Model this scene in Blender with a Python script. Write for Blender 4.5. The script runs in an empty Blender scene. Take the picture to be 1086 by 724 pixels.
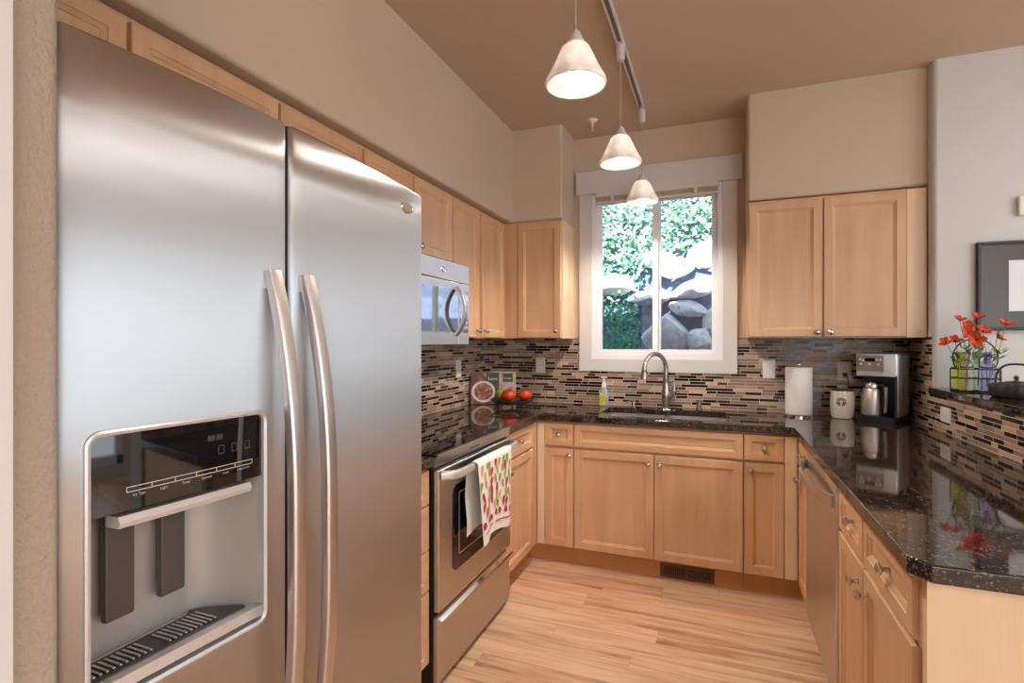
import bpy, bmesh, math, random
from mathutils import Vector, Matrix
random.seed(7)
SC = bpy.context.scene
COL = SC.collection
PI = math.pi

# ------------------------------------------------------------------ camera
cam_d = bpy.data.cameras.new('camera'); cam = bpy.data.objects.new('camera', cam_d); COL.objects.link(cam)
cam.location = (1.666, -3.7013, 1.3577); cam.rotation_euler = (PI/2, 0, 0.37335)
cam_d.sensor_width = 36.0; cam_d.lens = 557.53/1086*36.0; cam_d.clip_start = 0.02
SC.camera = cam
# ------------------------------------------------------------------ world, sun, area lights, exposure
SC.view_settings.view_transform = 'Standard'; SC.view_settings.look = 'None'
SC.view_settings.exposure = 0.0; SC.view_settings.gamma = 1.0; SC.view_settings.use_curve_mapping = False
W = bpy.data.worlds.new('sky'); SC.world = W; W.use_nodes = True
bg = W.node_tree.nodes['Background']; bg.inputs[0].default_value = (0.74, 0.86, 1.0, 1); bg.inputs[1].default_value = 2.2
sd = bpy.data.lights.new('sun', 'SUN'); sd.energy = 24.0; sd.angle = 0.01; sd.color = (1, 0.96, 0.9)
so = bpy.data.objects.new('sun', sd); COL.objects.link(so); so.rotation_euler = (math.radians(36), 0, math.radians(-12))
def area(name, loc, rot, sx, sy, power, color):
    d = bpy.data.lights.new(name, 'AREA'); d.shape = 'RECTANGLE'; d.size = sx; d.size_y = sy; d.energy = power; d.color = color
    o = bpy.data.objects.new(name, d); COL.objects.link(o); o.location = loc; o.rotation_euler = rot
    return o
area('added_patio_light', (6.42, -3.2, 1.26), (0, PI/2, 0), 2.28, 4.0, 46, (0.88, 0.95, 1.0))  # area light added outside the unseen patio door to brighten the room
area('added_rear_light', (4.2, -6.82, 1.5), (PI/2, 0, 0), 3.0, 1.9, 45, (0.88, 0.95, 1.0))  # area light added behind the camera for even brightness
def ceiling_disc(name, x, y, power):
    d = bpy.data.lights.new(name, 'AREA'); d.shape = 'DISK'; d.size = 0.42; d.energy = power; d.color = (0.96, 0.98, 1.0)
    o = bpy.data.objects.new(name, d); COL.objects.link(o); o.location = (x, y, 2.705)
ADDED_LAMPS = ((4.3, -1.9), (4.3, -4.6), (1.9, -5.4))  # unseen ceiling lamps, added to light the room
for lx, ly in ADDED_LAMPS: ceiling_disc('added_lamp_light', lx, ly, 26 if lx > 3 else 14)
SC.cycles.max_bounces = 10; SC.cycles.diffuse_bounces = 5; SC.cycles.glossy_bounces = 6; SC.cycles.transmission_bounces = 8
SC.cycles.transparent_max_bounces = 12; SC.cycles.sample_clamp_indirect = 6.0
SC.cycles.use_denoising = True; SC.cycles.caustics_reflective = False; SC.cycles.caustics_refractive = False

# ------------------------------------------------------------------ node helpers / materials
def srgb(r, g, b):
    f = lambda c: ((c/255)/12.92 if c/255 <= 0.04045 else ((c/255+0.055)/1.055)**2.4)
    return (f(r), f(g), f(b), 1)
class NT:
    def __init__(s, name):
        s.m = bpy.data.materials.new(name); s.m.use_nodes = True; s.t = s.m.node_tree
        s.b = s.t.nodes['Principled BSDF']; s.out = s.t.nodes['Material Output']
    def n(s, typ, **kw):
        x = s.t.nodes.new(typ)
        for k, v in kw.items(): setattr(x, k, v)
        return x
    def l(s, a, b): s.t.links.new(a, b)
    def math(s, op, a, b=None, c=None):
        x = s.n('ShaderNodeMath', operation=op)
        for i, v in enumerate((a, b, c)):
            if v is None: continue
            if isinstance(v, (int, float)): x.inputs[i].default_value = v
            else: s.l(v, x.inputs[i])
        return x.outputs[0]
    def set(s, **kw):
        for k, v in kw.items():
            i = s.b.inputs[k.replace('_', ' ')]
            if hasattr(v, 'is_linked') or isinstance(v, bpy.types.NodeSocket): s.l(v, i)
            else: i.default_value = v
    def coord(s, scale=(1, 1, 1)):
        tc = s.n('ShaderNodeTexCoord'); mp = s.n('ShaderNodeMapping'); mp.inputs['Scale'].default_value = scale
        s.l(tc.outputs['Object'], mp.inputs[0]); return mp.outputs[0]
    def noise(s, vec, scale=5, detail=4, rough=0.5):
        x = s.n('ShaderNodeTexNoise'); x.inputs['Scale'].default_value = scale; x.inputs['Detail'].default_value = detail
        x.inputs['Roughness'].default_value = rough; s.l(vec, x.inputs['Vector']); return x.outputs[0]
    def ramp(s, fac, stops, interp='LINEAR'):
        r = s.n('ShaderNodeValToRGB'); cr = r.color_ramp; cr.interpolation = interp
        while len(cr.elements) < len(stops): cr.elements.new(0.5)
        for e, (p, c) in zip(cr.elements, stops): e.position = p; e.color = c
        s.l(fac, r.inputs[0]); return r.outputs[0]
    def bump(s, h, strength=0.2, dist=0.002):
        x = s.n('ShaderNodeBump'); x.inputs['Strength'].default_value = strength; x.inputs['Distance'].default_value = dist
        s.l(h, x.inputs['Height']); s.l(x.outputs[0], s.b.inputs['Normal'])
def plain(name, col, rough=0.5, metal=0.0, spec=0.5, emit=None, es=0.0, coat=0.0, noise=0.0):
    k = NT(name); k.set(Base_Color=col, Roughness=rough, Metallic=metal, Specular_IOR_Level=spec, Coat_Weight=coat)
    if noise:
        v = k.noise(k.coord(), 18, 4); d = tuple(c*(1-noise) for c in col[:3])+(1,); e = tuple(min(1, c*(1+noise)) for c in col[:3])+(1,)
        k.set(Base_Color=k.ramp(v, [(0.3, d), (0.7, e)]))
    if emit: k.set(Emission_Color=emit, Emission_Strength=es)
    return k.m
def wood(name, c0, c1, axis='z', rough=0.38):
    k = NT(name)
    sc = {'z': (14, 14, 1.3), 'x': (1.3, 14, 14), 'y': (14, 1.3, 14)}[axis]
    tc = k.n('ShaderNodeTexCoord'); oi = k.n('ShaderNodeObjectInfo')
    add = k.n('ShaderNodeVectorMath', operation='ADD'); k.l(tc.outputs['Object'], add.inputs[0])
    sh = k.n('ShaderNodeCombineXYZ'); r9 = k.math('MULTIPLY', oi.outputs['Random'], 9.0)
    for i in range(3): k.l(r9, sh.inputs[i])
    k.l(sh.outputs[0], add.inputs[1])
    mp = k.n('ShaderNodeMapping'); mp.inputs['Scale'].default_value = sc; k.l(add.outputs[0], mp.inputs[0])
    a = k.noise(mp.outputs[0], 1.0, 6, 0.6); b = k.noise(add.outputs[0], 3.0, 2)
    v = k.math('ADD', k.math('MULTIPLY', a, 0.65), k.math('MULTIPLY', b, 0.35))
    k.set(Base_Color=k.ramp(v, [(0.33, c0), (0.66, c1)]), Roughness=rough, Specular_IOR_Level=0.4)
    k.bump(a, 0.04, 0.001); return k.m
def paint(name, col, bump=0.25, scale=60):
    k = NT(name); v = k.coord(); n = k.noise(v, scale, 3, 0.55); n2 = k.noise(v, 1.1, 2)
    d = tuple(c*0.96 for c in col[:3])+(1,)
    k.set(Base_Color=k.ramp(n2, [(0.35, d), (0.65, col)]), Roughness=0.75, Specular_IOR_Level=0.25)
    k.bump(n, bump, 0.004 if bump < 0.5 else 0.005); return k.m
def steel(name, col, rough=0.26, aniso=0.75, rot=0.25, wav=0.0):
    k = NT(name); tg = k.n('ShaderNodeTangent', direction_type='RADIAL', axis='Z'); k.l(tg.outputs[0], k.b.inputs['Tangent'])
    k.set(Base_Color=col, Metallic=1.0, Roughness=rough, Anisotropic=aniso, Anisotropic_Rotation=rot)
    if wav: k.bump(k.noise(k.coord((0.6, 0.6, 3.0)), 2.2, 2), wav, 0.02)
    return k.m
def tile_mat():
    k = NT('mosaic_tile'); RH = 0.0195; TW = 0.17
    tc = k.n('ShaderNodeTexCoord'); sp = k.n('ShaderNodeSeparateXYZ'); k.l(tc.outputs['Object'], sp.inputs[0])
    x = k.math('ADD', sp.outputs[0], k.math('MULTIPLY', sp.outputs[1], 1.0)); z = sp.outputs[2]
    rz = k.math('DIVIDE', z, RH); row = k.math('FLOOR', rz); fz = k.math('FRACT', rz)
    def wn(a, b):
        c = k.n('ShaderNodeCombineXYZ'); k.l(a, c.inputs[0])
        (k.l(b, c.inputs[1]) if not isinstance(b, float) else setattr(c.inputs[1], 'default_value', b))
        w = k.n('ShaderNodeTexWhiteNoise', noise_dimensions='2D'); k.l(c.outputs[0], w.inputs['Vector']); return w
    ro = wn(row, 3.7).outputs['Value']
    u = k.math('ADD', k.math('DIVIDE', x, TW), k.math('MULTIPLY', ro, 17.0)); cell = k.math('FLOOR', u); f = k.math('FRACT', u)
    w1 = wn(cell, row); sc = k.n('ShaderNodeSeparateColor'); k.l(w1.outputs['Color'], sc.inputs[0])
    split = k.math('ADD', k.math('MULTIPLY', sc.outputs[0], 0.45), 0.28)
    has = k.math('GREATER_THAN', sc.outputs[1], 0.28)
    sub = k.math('MULTIPLY', k.math('GREATER_THAN', f, split), has)
    idn = k.math('ADD', k.math('MULTIPLY', cell, 2.0), sub)
    w2 = wn(idn, k.math('ADD', row, 0.5) if False else row)
    d1 = k.math('MINIMUM', f, k.math('SUBTRACT', 1.0, f))
    d2 = k.math('ADD', k.math('ABSOLUTE', k.math('SUBTRACT', f, split)), k.math('SUBTRACT', 1.0, has))
    dx = k.math('MULTIPLY', k.math('MINIMUM', d1, d2), TW)
    dz = k.math('MULTIPLY', k.math('MINIMUM', fz, k.math('SUBTRACT', 1.0, fz)), RH)
    d = k.math('MINIMUM', dx, dz)
    grout = k.math('LESS_THAN', d, 0.0013)
    sc2 = k.n('ShaderNodeSeparateColor'); k.l(w2.outputs['Color'], sc2.inputs[0])
    col = k.ramp(sc2.outputs[0], [(0.0, srgb(38, 22, 18)), (0.24, srgb(76, 48, 38)), (0.38, srgb(150, 120, 98)), (0.56, srgb(176, 148, 122)), (0.72, srgb(134, 116, 102)), (0.86, srgb(198, 172, 146))], 'CONSTANT')
    mx = k.n('ShaderNodeMix', data_type='RGBA'); k.l(grout, mx.inputs[0]); k.l(col, mx.inputs[6]); mx.inputs[7].default_value = srgb(222, 204, 186)
    glass = k.math('LESS_THAN', sc2.outputs[0], 0.38)
    rough = k.math('ADD', k.math('MULTIPLY', glass, -0.30), 0.44)
    rough = k.math('ADD', rough, k.math('MULTIPLY', grout, 0.4))
    k.set(Base_Color=mx.outputs[2], Roughness=rough, Specular_IOR_Level=0.35)
    k.bump(k.math('MINIMUM', d, 0.0016), 0.5, 0.6); return k.m
def granite():
    k = NT('dark_granite'); v = k.coord()
    n1 = k.noise(v, 240, 3, 0.6); n2 = k.noise(v, 30, 3)
    vo = k.n('ShaderNodeTexVoronoi'); vo.inputs['Scale'].default_value = 230; k.l(v, vo.inputs['Vector'])
    sc = k.n('ShaderNodeSeparateColor'); k.l(vo.outputs['Color'], sc.inputs[0])
    base = k.ramp(n1, [(0.40, srgb(10, 9, 9)), (0.56, srgb(36, 26, 23)), (0.68, srgb(70, 52, 44))])
    fleck = k.ramp(sc.outputs[1], [(0.0, srgb(80, 58, 46)), (0.5, srgb(132, 108, 92)), (1.0, srgb(92, 74, 66))])
    f = k.math('GREATER_THAN', k.math('ADD', sc.outputs[0], k.math('MULTIPLY', n2, 0.5)), 1.10)
    mx = k.n('ShaderNodeMix', data_type='RGBA'); k.l(f, mx.inputs[0]); k.l(base, mx.inputs[6]); k.l(fleck, mx.inputs[7])
    k.set(Base_Color=mx.outputs[2], Roughness=0.05, Specular_IOR_Level=0.75); return k.m
def floor_mat():
    k = NT('oak_laminate'); PW = 0.115; PL = 1.25
    tc = k.n('ShaderNodeTexCoord'); sp = k.n('ShaderNodeSeparateXYZ'); k.l(tc.outputs['Object'], sp.inputs[0])
    ry = k.math('DIVIDE', sp.outputs[1], PW); row = k.math('FLOOR', ry); fy = k.math('FRACT', ry)
    wr = k.n('ShaderNodeTexWhiteNoise', noise_dimensions='1D'); k.l(row, wr.inputs['W'])
    u = k.math('ADD', k.math('DIVIDE', sp.outputs[0], PL), k.math('MULTIPLY', wr.outputs['Value'], 9.0)); cell = k.math('FLOOR', u); fu = k.math('FRACT', u)
    c = k.n('ShaderNodeCombineXYZ'); k.l(row, c.inputs[0]); k.l(cell, c.inputs[1])
    w = k.n('ShaderNodeTexWhiteNoise', noise_dimensions='2D'); k.l(c.outputs[0], w.inputs['Vector'])
    add = k.n('ShaderNodeVectorMath', operation='ADD'); k.l(tc.outputs['Object'], add.inputs[0])
    vm = k.n('ShaderNodeVectorMath', operation='SCALE'); k.l(w.outputs['Color'], vm.inputs[0]); vm.inputs['Scale'].default_value = 11.0; k.l(vm.outputs[0], add.inputs[1])
    mp = k.n('ShaderNodeMapping'); mp.inputs['Scale'].default_value = (1.2, 15, 1); k.l(add.outputs[0], mp.inputs[0])
    n = k.noise(mp.outputs[0], 1.6, 6, 0.62)
    t = k.math('ADD', k.math('MULTIPLY', n, 0.85), k.math('MULTIPLY', w.outputs['Value'], 0.15))
    col = k.ramp(t, [(0.32, srgb(160, 110, 76)), (0.43, srgb(208, 162, 126)), (0.60, srgb(234, 196, 162))])
    dy = k.math('MULTIPLY', k.math('MINIMUM', fy, k.math('SUBTRACT', 1.0, fy)), PW)
    dx = k.math('MULTIPLY', k.math('MINIMUM', fu, k.math('SUBTRACT', 1.0, fu)), PL)
    seam = k.math('LESS_THAN', k.math('MINIMUM', dx, dy), 0.0009)
    mx = k.n('ShaderNodeMix', data_type='RGBA'); k.l(k.math('MULTIPLY', seam, 0.45), mx.inputs[0]); k.l(col, mx.inputs[6]); mx.inputs[7].default_value = srgb(140, 96, 66)
    k.set(Base_Color=mx.outputs[2], Roughness=0.3, Specular_IOR_Level=0.4); return k.m
def thin_glass(name, tint=(1, 1, 1, 1), refl=0.10):
    k = NT(name); t = k.t
    tr = k.n('ShaderNodeBsdfTransparent'); tr.inputs[0].default_value = tint
    gl = k.n('ShaderNodeBsdfGlossy'); gl.inputs['Roughness'].default_value = 0.02
    lw = k.n('ShaderNodeLayerWeight'); lw.inputs[0].default_value = 0.35
    f = k.math('ADD', k.math('MULTIPLY', lw.outputs['Fresnel'], 0.5), refl*0.3)
    mx = k.n('ShaderNodeMixShader'); k.l(f, mx.inputs[0]); k.l(tr.outputs[0], mx.inputs[1]); k.l(gl.outputs[0], mx.inputs[2])
    k.l(mx.outputs[0], k.out.inputs[0]); return k.m
def shade_mat():
    k = NT('alabaster_glass'); n = k.noise(k.coord(), 14, 4)
    c = k.ramp(n, [(0.38, (0.66, 0.60, 0.56, 1)), (0.60, (0.93, 0.90, 0.87, 1))])
    di = k.n('ShaderNodeBsdfPrincipled'); k.l(c, di.inputs['Base Color']); di.inputs['Roughness'].default_value = 0.25
    tl = k.n('ShaderNodeBsdfTranslucent'); k.l(c, tl.inputs[0])
    tp = k.n('ShaderNodeBsdfTransparent')
    m1 = k.n('ShaderNodeMixShader'); m1.inputs[0].default_value = 0.42; k.l(di.outputs[0], m1.inputs[1]); k.l(tl.outputs[0], m1.inputs[2])
    m2 = k.n('ShaderNodeMixShader'); m2.inputs[0].default_value = 0.12; k.l(m1.outputs[0], m2.inputs[1]); k.l(tp.outputs[0], m2.inputs[2])
    k.l(m2.outputs[0], k.out.inputs[0]); return k.m
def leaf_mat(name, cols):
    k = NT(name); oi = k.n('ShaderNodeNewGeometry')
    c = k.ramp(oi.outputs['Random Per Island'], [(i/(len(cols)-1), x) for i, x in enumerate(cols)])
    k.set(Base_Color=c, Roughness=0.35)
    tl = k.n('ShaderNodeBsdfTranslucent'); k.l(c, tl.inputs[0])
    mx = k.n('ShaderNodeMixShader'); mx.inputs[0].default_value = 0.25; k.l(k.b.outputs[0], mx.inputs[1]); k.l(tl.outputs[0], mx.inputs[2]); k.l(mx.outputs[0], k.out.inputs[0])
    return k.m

M = {}
M['wall'] = paint('tan_wall_paint', srgb(205, 188, 166), 0.12, 70)
M['wall_tex'] = paint('shaded_orange_peel_paint', srgb(170, 156, 140), 1.0, 110)  # same tan paint as the walls, darkened for dimmer light on the end
M['greywall'] = paint('pale_greige_paint', srgb(212, 213, 210), 0.12, 70)
M['ceil'] = paint('tan_ceiling_paint', srgb(200, 180, 160), 0.1, 70)
M['white'] = plain('white_trim', srgb(214, 210, 206), 0.4)
M['vinyl'] = plain('white_vinyl', srgb(238, 238, 240), 0.35)
M['floor'] = floor_mat()
M['wood'] = wood('maple', srgb(202, 158, 118), srgb(222, 182, 144), 'z')
M['woodx'] = wood('maple_cross', srgb(202, 158, 118), srgb(222, 182, 144), 'x')
M['woody'] = wood('maple_side', srgb(202, 158, 118), srgb(222, 182, 144), 'y')
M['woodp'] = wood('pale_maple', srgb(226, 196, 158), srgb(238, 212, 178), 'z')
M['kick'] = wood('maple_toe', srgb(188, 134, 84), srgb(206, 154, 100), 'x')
M['tile'] = tile_mat(); M['granite'] = granite()
M['steel'] = steel('brushed_steel', (0.53, 0.525, 0.52, 1), 0.38, 1.0, 0.0, 0.05)
M['steel2'] = steel('appliance_steel', (0.72, 0.70, 0.67, 1), 0.34, 0.9, 0.0)
M['handle'] = plain('satin_handle', (0.66, 0.62, 0.59, 1), 0.36, 1.0)
M['nickel'] = plain('satin_nickel', (0.62, 0.59, 0.55, 1), 0.24, 1.0)
M['chrome'] = plain('chrome', (0.85, 0.85, 0.85, 1), 0.08, 1.0)
M['faucet'] = plain('brushed_nickel', (0.50, 0.46, 0.42, 1), 0.25, 1.0)
M['sink'] = plain('sink_steel', (0.75, 0.74, 0.73, 1), 0.28, 1.0)
M['black'] = plain('black_plastic', (0.012, 0.011, 0.011, 1), 0.35)
M['blackglass'] = plain('black_glass', (0.006, 0.006, 0.007, 1), 0.03, 0.0, 0.9)
M['mirrorglass'] = plain('mirrored_glass', (0.42, 0.43, 0.45, 1), 0.04, 1.0)
M['darkgrey'] = plain('dark_grey_plastic', (0.06, 0.052, 0.047, 1), 0.4)
M['recess'] = plain('grey_recess', (0.40, 0.365, 0.335, 1), 0.36, 0.2)
M['paddle'] = plain('grey_paddle', (0.075, 0.064, 0.058, 1), 0.35)
M['silver'] = plain('silver_plastic', (0.68, 0.67, 0.66, 1), 0.28, 0.5)
M['lightbar'] = plain('grey_light_bar', srgb(196, 188, 180), 0.3)
M['whiteplastic'] = plain('white_plastic', srgb(236, 232, 226), 0.35)
M['almond'] = plain('almond_plastic', srgb(226, 212, 196), 0.4)
M['ink'] = plain('pale_ink', srgb(200, 196, 190), 0.5)
M['glass'] = thin_glass('window_glass'); M['shade'] = shade_mat()
M['bulb'] = plain('lit_bulb', (1, 1, 1, 1), 0.4, emit=(1, 0.93, 0.84, 1), es=3.2)
M['track'] = plain('white_metal', srgb(214, 208, 202), 0.4)
M['cord'] = plain('clear_cord', srgb(190, 178, 165), 0.4)
M['paper'] = plain('paper_towel', srgb(240, 238, 234), 0.9, noise=0.02)
M['ceramic'] = plain('cream_ceramic', srgb(232, 222, 208), 0.3)
M['iron'] = plain('cast_iron', srgb(48, 42, 40), 0.5, noise=0.2)
M['wire'] = plain('black_wire', (0.02, 0.018, 0.017, 1), 0.45, 0.3)
M['tomato'] = plain('tomato_skin', srgb(206, 62, 28), 0.22, noise=0.15)
M['lime'] = plain('yellow_green_skin', srgb(168, 160, 52), 0.35, noise=0.2)
M['stem'] = plain('green_stem', srgb(92, 128, 48), 0.5, noise=0.2)
M['petal'] = plain('poppy_petal', srgb(222, 84, 40), 0.55, noise=0.2)
M['cloth'] = plain('white_cotton', srgb(238, 234, 228), 0.9)
M['rock'] = plain('grey_rock', srgb(206, 208, 216), 0.9, noise=0.2)
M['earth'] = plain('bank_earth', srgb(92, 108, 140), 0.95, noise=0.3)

# ------------------------------------------------------------------ mesh helpers
class MB:
    def __init__(s): s.bm = bmesh.new(); s.mi = 0; s.wn = False
    def face(s, vs):
        try: f = s.bm.faces.new(vs); f.material_index = s.mi; return f
        except ValueError: return None
    def v(s, p): return s.bm.verts.new(p)
    def box(s, x0, x1, y0, y1, z0, z1, bev=0.0, seg=2):
        t = bmesh.new()
        bmesh.ops.create_cube(t, size=1.0)
        for v in t.verts: v.co = Vector(((x0+x1)/2+v.co.x*(x1-x0), (y0+y1)/2+v.co.y*(y1-y0), (z0+z1)/2+v.co.z*(z1-z0)))
        if bev > 0: s.wn = True
        if bev > 0: bmesh.ops.bevel(t, geom=t.edges[:], offset=bev, segments=seg, profile=0.5, affect='EDGES')
        s.add(t); t.free(); return s
    def add(s, t, mat=None):
        mp = {}
        for v in t.verts: mp[v] = s.bm.verts.new(mat @ v.co if mat else v.co)
        for f in t.faces: s.face([mp[v] for v in f.verts])
    def loft(s, rings, cap0=True, cap1=True, closed=True):
        R = [[s.v(p) for p in r] for r in rings]; n = len(R[0])
        for a, b in zip(R, R[1:]):
            for i in range(n if closed else n-1):
                j = (i+1) % n; s.face([a[i], a[j], b[j], b[i]])
        if closed and cap0: s.face(R[0][::-1])
        if closed and cap1: s.face(R[-1])
        return s
    def tube(s, pts, r, n=10, caps=True, flat=None, up=None):
        P = [Vector(p) for p in pts]; rs = r if isinstance(r, (list, tuple)) else [r]*len(P); rings = []
        prev = None
        for i, p in enumerate(P):
            t = (P[min(i+1, len(P)-1)]-P[max(i-1, 0)]).normalized()
            if prev is None:
                ref = Vector(up) if up else (Vector((0, 0, 1)) if abs(t.z) < 0.9 else Vector((1, 0, 0)))
                a = (ref - t*ref.dot(t)).normalized()
            else: a = (prev - t*prev.dot(t)).normalized()
            prev = a; b = t.cross(a); ring = []
            for k in range(n):
                an = 2*PI*k/n; ca, sa = math.cos(an), math.sin(an)
                if flat:   # superellipse section: flat = (half along a, half along b)
                    e = 0.5; q = a*(math.copysign(abs(ca)**e, ca)*flat[0]*rs[i])+b*(math.copysign(abs(sa)**e, sa)*flat[1]*rs[i])
                else: q = (a*ca+b*sa)*rs[i]
                ring.append(p+q)
            rings.append(ring)
        return s.loft(rings, caps, caps)
    def lathe(s, prof, c=(0, 0, 0), n=32, axis='z', cap0=False, cap1=False, xf=None):
        rings = []
        for r, h in prof:
            ring = []
            for k in range(n):
                a = 2*PI*k/n; p = (r*math.cos(a), r*math.sin(a), h)
                if axis == 'x': p = (p[2], p[0], p[1])
                if axis == '-x': p = (-p[2], p[1], p[0])
                if axis == '-y': p = (p[0], -p[2], p[1])
                p = Vector(p)
                if xf: p = xf @ p
                ring.append(p+Vector(c))
            rings.append(ring)
        return s.loft(rings, cap0, cap1)
    def sphere(s, c, r, n=20, m=12, squash=(1, 1, 1)):
        prof = [(max(1e-4, math.sin(PI*i/m)), -math.cos(PI*i/m)) for i in range(m+1)]
        rings = [[Vector((c[0]+r*squash[0]*q*math.cos(2*PI*k/n), c[1]+r*squash[1]*q*math.sin(2*PI*k/n), c[2]+r*squash[2]*h)) for k in range(n)] for q, h in prof]
        return s.loft(rings, True, True)
    def prism(s, poly, f, lo, hi):
        return s.loft([[f(a, b, lo) for a, b in poly], [f(a, b, hi) for a, b in poly]])
    def build(s, name, mats, parent=None, loc=None, ang=35, smooth=True):
        bm = s.bm
        bmesh.ops.recalc_face_normals(bm, faces=bm.faces[:])
        off = Vector(loc) if loc is not None else (root_loc(parent) if parent else Vector((0, 0, 0)))
        for v in bm.verts: v.co -= off
        me = bpy.data.meshes.new(name); bm.to_mesh(me); bm.free()
        for m in (mats if isinstance(mats, (list, tuple)) else [mats]): me.materials.append(m)
        if smooth:
            for p in me.polygons: p.use_smooth = True
            me.set_sharp_from_angle(angle=math.radians(ang))
        o = bpy.data.objects.new(name, me); COL.objects.link(o)
        if smooth and s.wn:
            md = o.modifiers.new('even_shading', 'WEIGHTED_NORMAL'); md.keep_sharp = True; md.weight = 100
        if parent: o.parent = parent
        elif loc is not None: o.location = loc
        return o
def root_loc(o):
    while o.parent: o = o.parent
    return Vector(o.location)
def tag(o, label, cat, group=None, kind=None):
    o['label'] = label; o['category'] = cat
    if group: o['group'] = group
    if kind: o['kind'] = kind
    return o
def thing(name, label, cat, loc, group=None):
    o = bpy.data.objects.new(name, None); COL.objects.link(o); o.location = loc; o.empty_display_size = 0.05
    return tag(o, label, cat, group)
def struct(o, label=None, cat=None):
    o['kind'] = 'structure'
    if label: o['label'] = label; o['category'] = cat or 'wall'
    return o
def copy_tree(o, parent=None):
    c = o.copy(); COL.objects.link(c)
    if parent: c.parent = parent
    for ch in list(o.children): copy_tree(ch, c)
    return c
def text_into(mb, txt, size, xf, extrude=0.0, align='CENTER'):
    cu = bpy.data.curves.new('lettering', 'FONT'); cu.body = txt; cu.size = size; cu.align_x = align; cu.align_y = 'CENTER'; cu.extrude = extrude; cu.resolution_u = 2
    ob = bpy.data.objects.new('lettering', cu); COL.objects.link(ob)
    me = bpy.data.meshes.new_from_object(ob)
    COL.objects.unlink(ob); bpy.data.objects.remove(ob); bpy.data.curves.remove(cu)
    vs = [mb.v(xf @ v.co) for v in me.vertices]
    for p in me.polygons: mb.face([vs[i] for i in p.vertices])
    bpy.data.meshes.remove(me)
def rrect(y0, y1, z0, z1, r, n=5):
    pts = []
    for cy, cz, a0 in ((y1-r, z1-r, 0), (y0+r, z1-r, PI/2), (y0+r, z0+r, PI), (y1-r, z0+r, 3*PI/2)):
        for i in range(n+1):
            a = a0+PI/2*i/n; pts.append((cy+r*math.cos(a), cz+r*math.sin(a)))
    return pts

# ------------------------------------------------------------------ the setting
mb = MB().box(-0.15, 6.35, -6.75, 0.15, -0.1, 0.0); struct(mb.build('floor', M['floor'], loc=(0, 0, 0)), 'light oak plank floor of the kitchen', 'floor')
mb = MB().box(-0.15, 6.35, -6.75, 0.15, 2.81, 2.95); struct(mb.build('ceiling', M['ceil'], loc=(0, 0, 2.81)), 'plain tan painted ceiling', 'ceiling')
mb = MB().box(-1.6, 6.9, -7.3, 1.30, 3.05, 3.25); struct(mb.build('roof', M['white'], loc=(0, 0, 3.05)), 'unseen roof over the house, eaves extended to shade the bank', 'roof')  # unseen; eave reach is set to place the shadow edge on the bank
WX0, WX1, WZ0, WZ1 = 0.83, 1.695, 1.235, 2.40
mb = MB()
mb.box(-0.15, WX0, 0, 0.15, -0.1, 2.9); mb.box(WX1, 6.35, 0, 0.15, -0.1, 2.9); mb.box(WX0, WX1, 0, 0.15, -0.1, WZ0); mb.box(WX0, WX1, 0, 0.15, WZ1, 2.9)
struct(mb.build('wall_back', M['wall']), 'tan back wall around the sink window', 'wall')
mb = MB().box(-0.15, 0, -6.75, 0.0, -0.1, 2.9); struct(mb.build('wall_left', M['wall']), 'tan left wall behind refrigerator and range', 'wall')
mb = MB().box(2.70, 6.4, -0.385, -0.001, -0.1, 2.9, 0.022, 4); struct(mb.build('wall_right', M['greywall'], loc=(2.7, 0, 0)), 'pale wall carrying the framed picture, with rounded corner', 'wall')
mb = MB()
mb.box(6.2, 6.35, -6.75, -5.2, -0.1, 2.9); mb.box(6.2, 6.35, -1.2, -0.385, -0.1, 2.9); mb.box(6.2, 6.35, -5.2, -1.2, 2.4, 2.9); mb.box(6.2, 6.35, -5.2, -1.2, -0.1, 0.12)
struct(mb.build('wall_far_right', M['greywall']), 'dining room side wall with an added patio door', 'wall')
mb = MB()
mb.box(-0.15, 2.7, -6.75, -6.6, -0.1, 2.9); mb.box(5.7, 6.35, -6.75, -6.6, -0.1, 2.9); mb.box(2.7, 5.7, -6.75, -6.6, 2.45, 2.9); mb.box(2.7, 5.7, -6.75, -6.6, -0.1, 0.55)
struct(mb.build('wall_rear', M['greywall']), 'wall behind the camera with an added wide window', 'wall')
mb = MB()
for a, b in ((-5.2, -5.1), (-3.25, -3.15), (-1.3, -1.2)): mb.box(6.22, 6.30, a, b, 0.12, 2.4, 0.006)
mb.box(6.22, 6.30, -5.2, -1.2, 0.12, 0.22, 0.006); mb.box(6.22, 6.30, -5.2, -1.2, 2.3, 2.4, 0.006)
struct(mb.build('door_2', M['vinyl']), 'unseen white framed patio door, added to light the dining area', 'door')  # out of view, added as an opening for light
mb = MB()
for a, b in ((2.7, 2.78), (4.16, 4.24), (5.62, 5.7)): mb.box(a, b, -6.72, -6.62, 0.55, 2.45, 0.006)
mb.box(2.7, 5.7, -6.72, -6.62, 0.55, 0.63, 0.006); mb.box(2.7, 5.7, -6.72, -6.62, 2.37, 2.45, 0.006)
struct(mb.build('window_2', M['vinyl']), 'unseen white framed window added behind the camera for light', 'window')  # out of view, added and placed for the light it gives
mb = MB()
for z in (1.04, 1.98): mb.box(6.225, 6.295, -5.1, -1.3, z, z+0.07, 0.004)
struct(mb.build('trim_2', M['vinyl']), 'unseen white cross rails added to band the refrigerator reflection', 'trim')  # rails added to draw thin bands in the steel reflections
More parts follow.
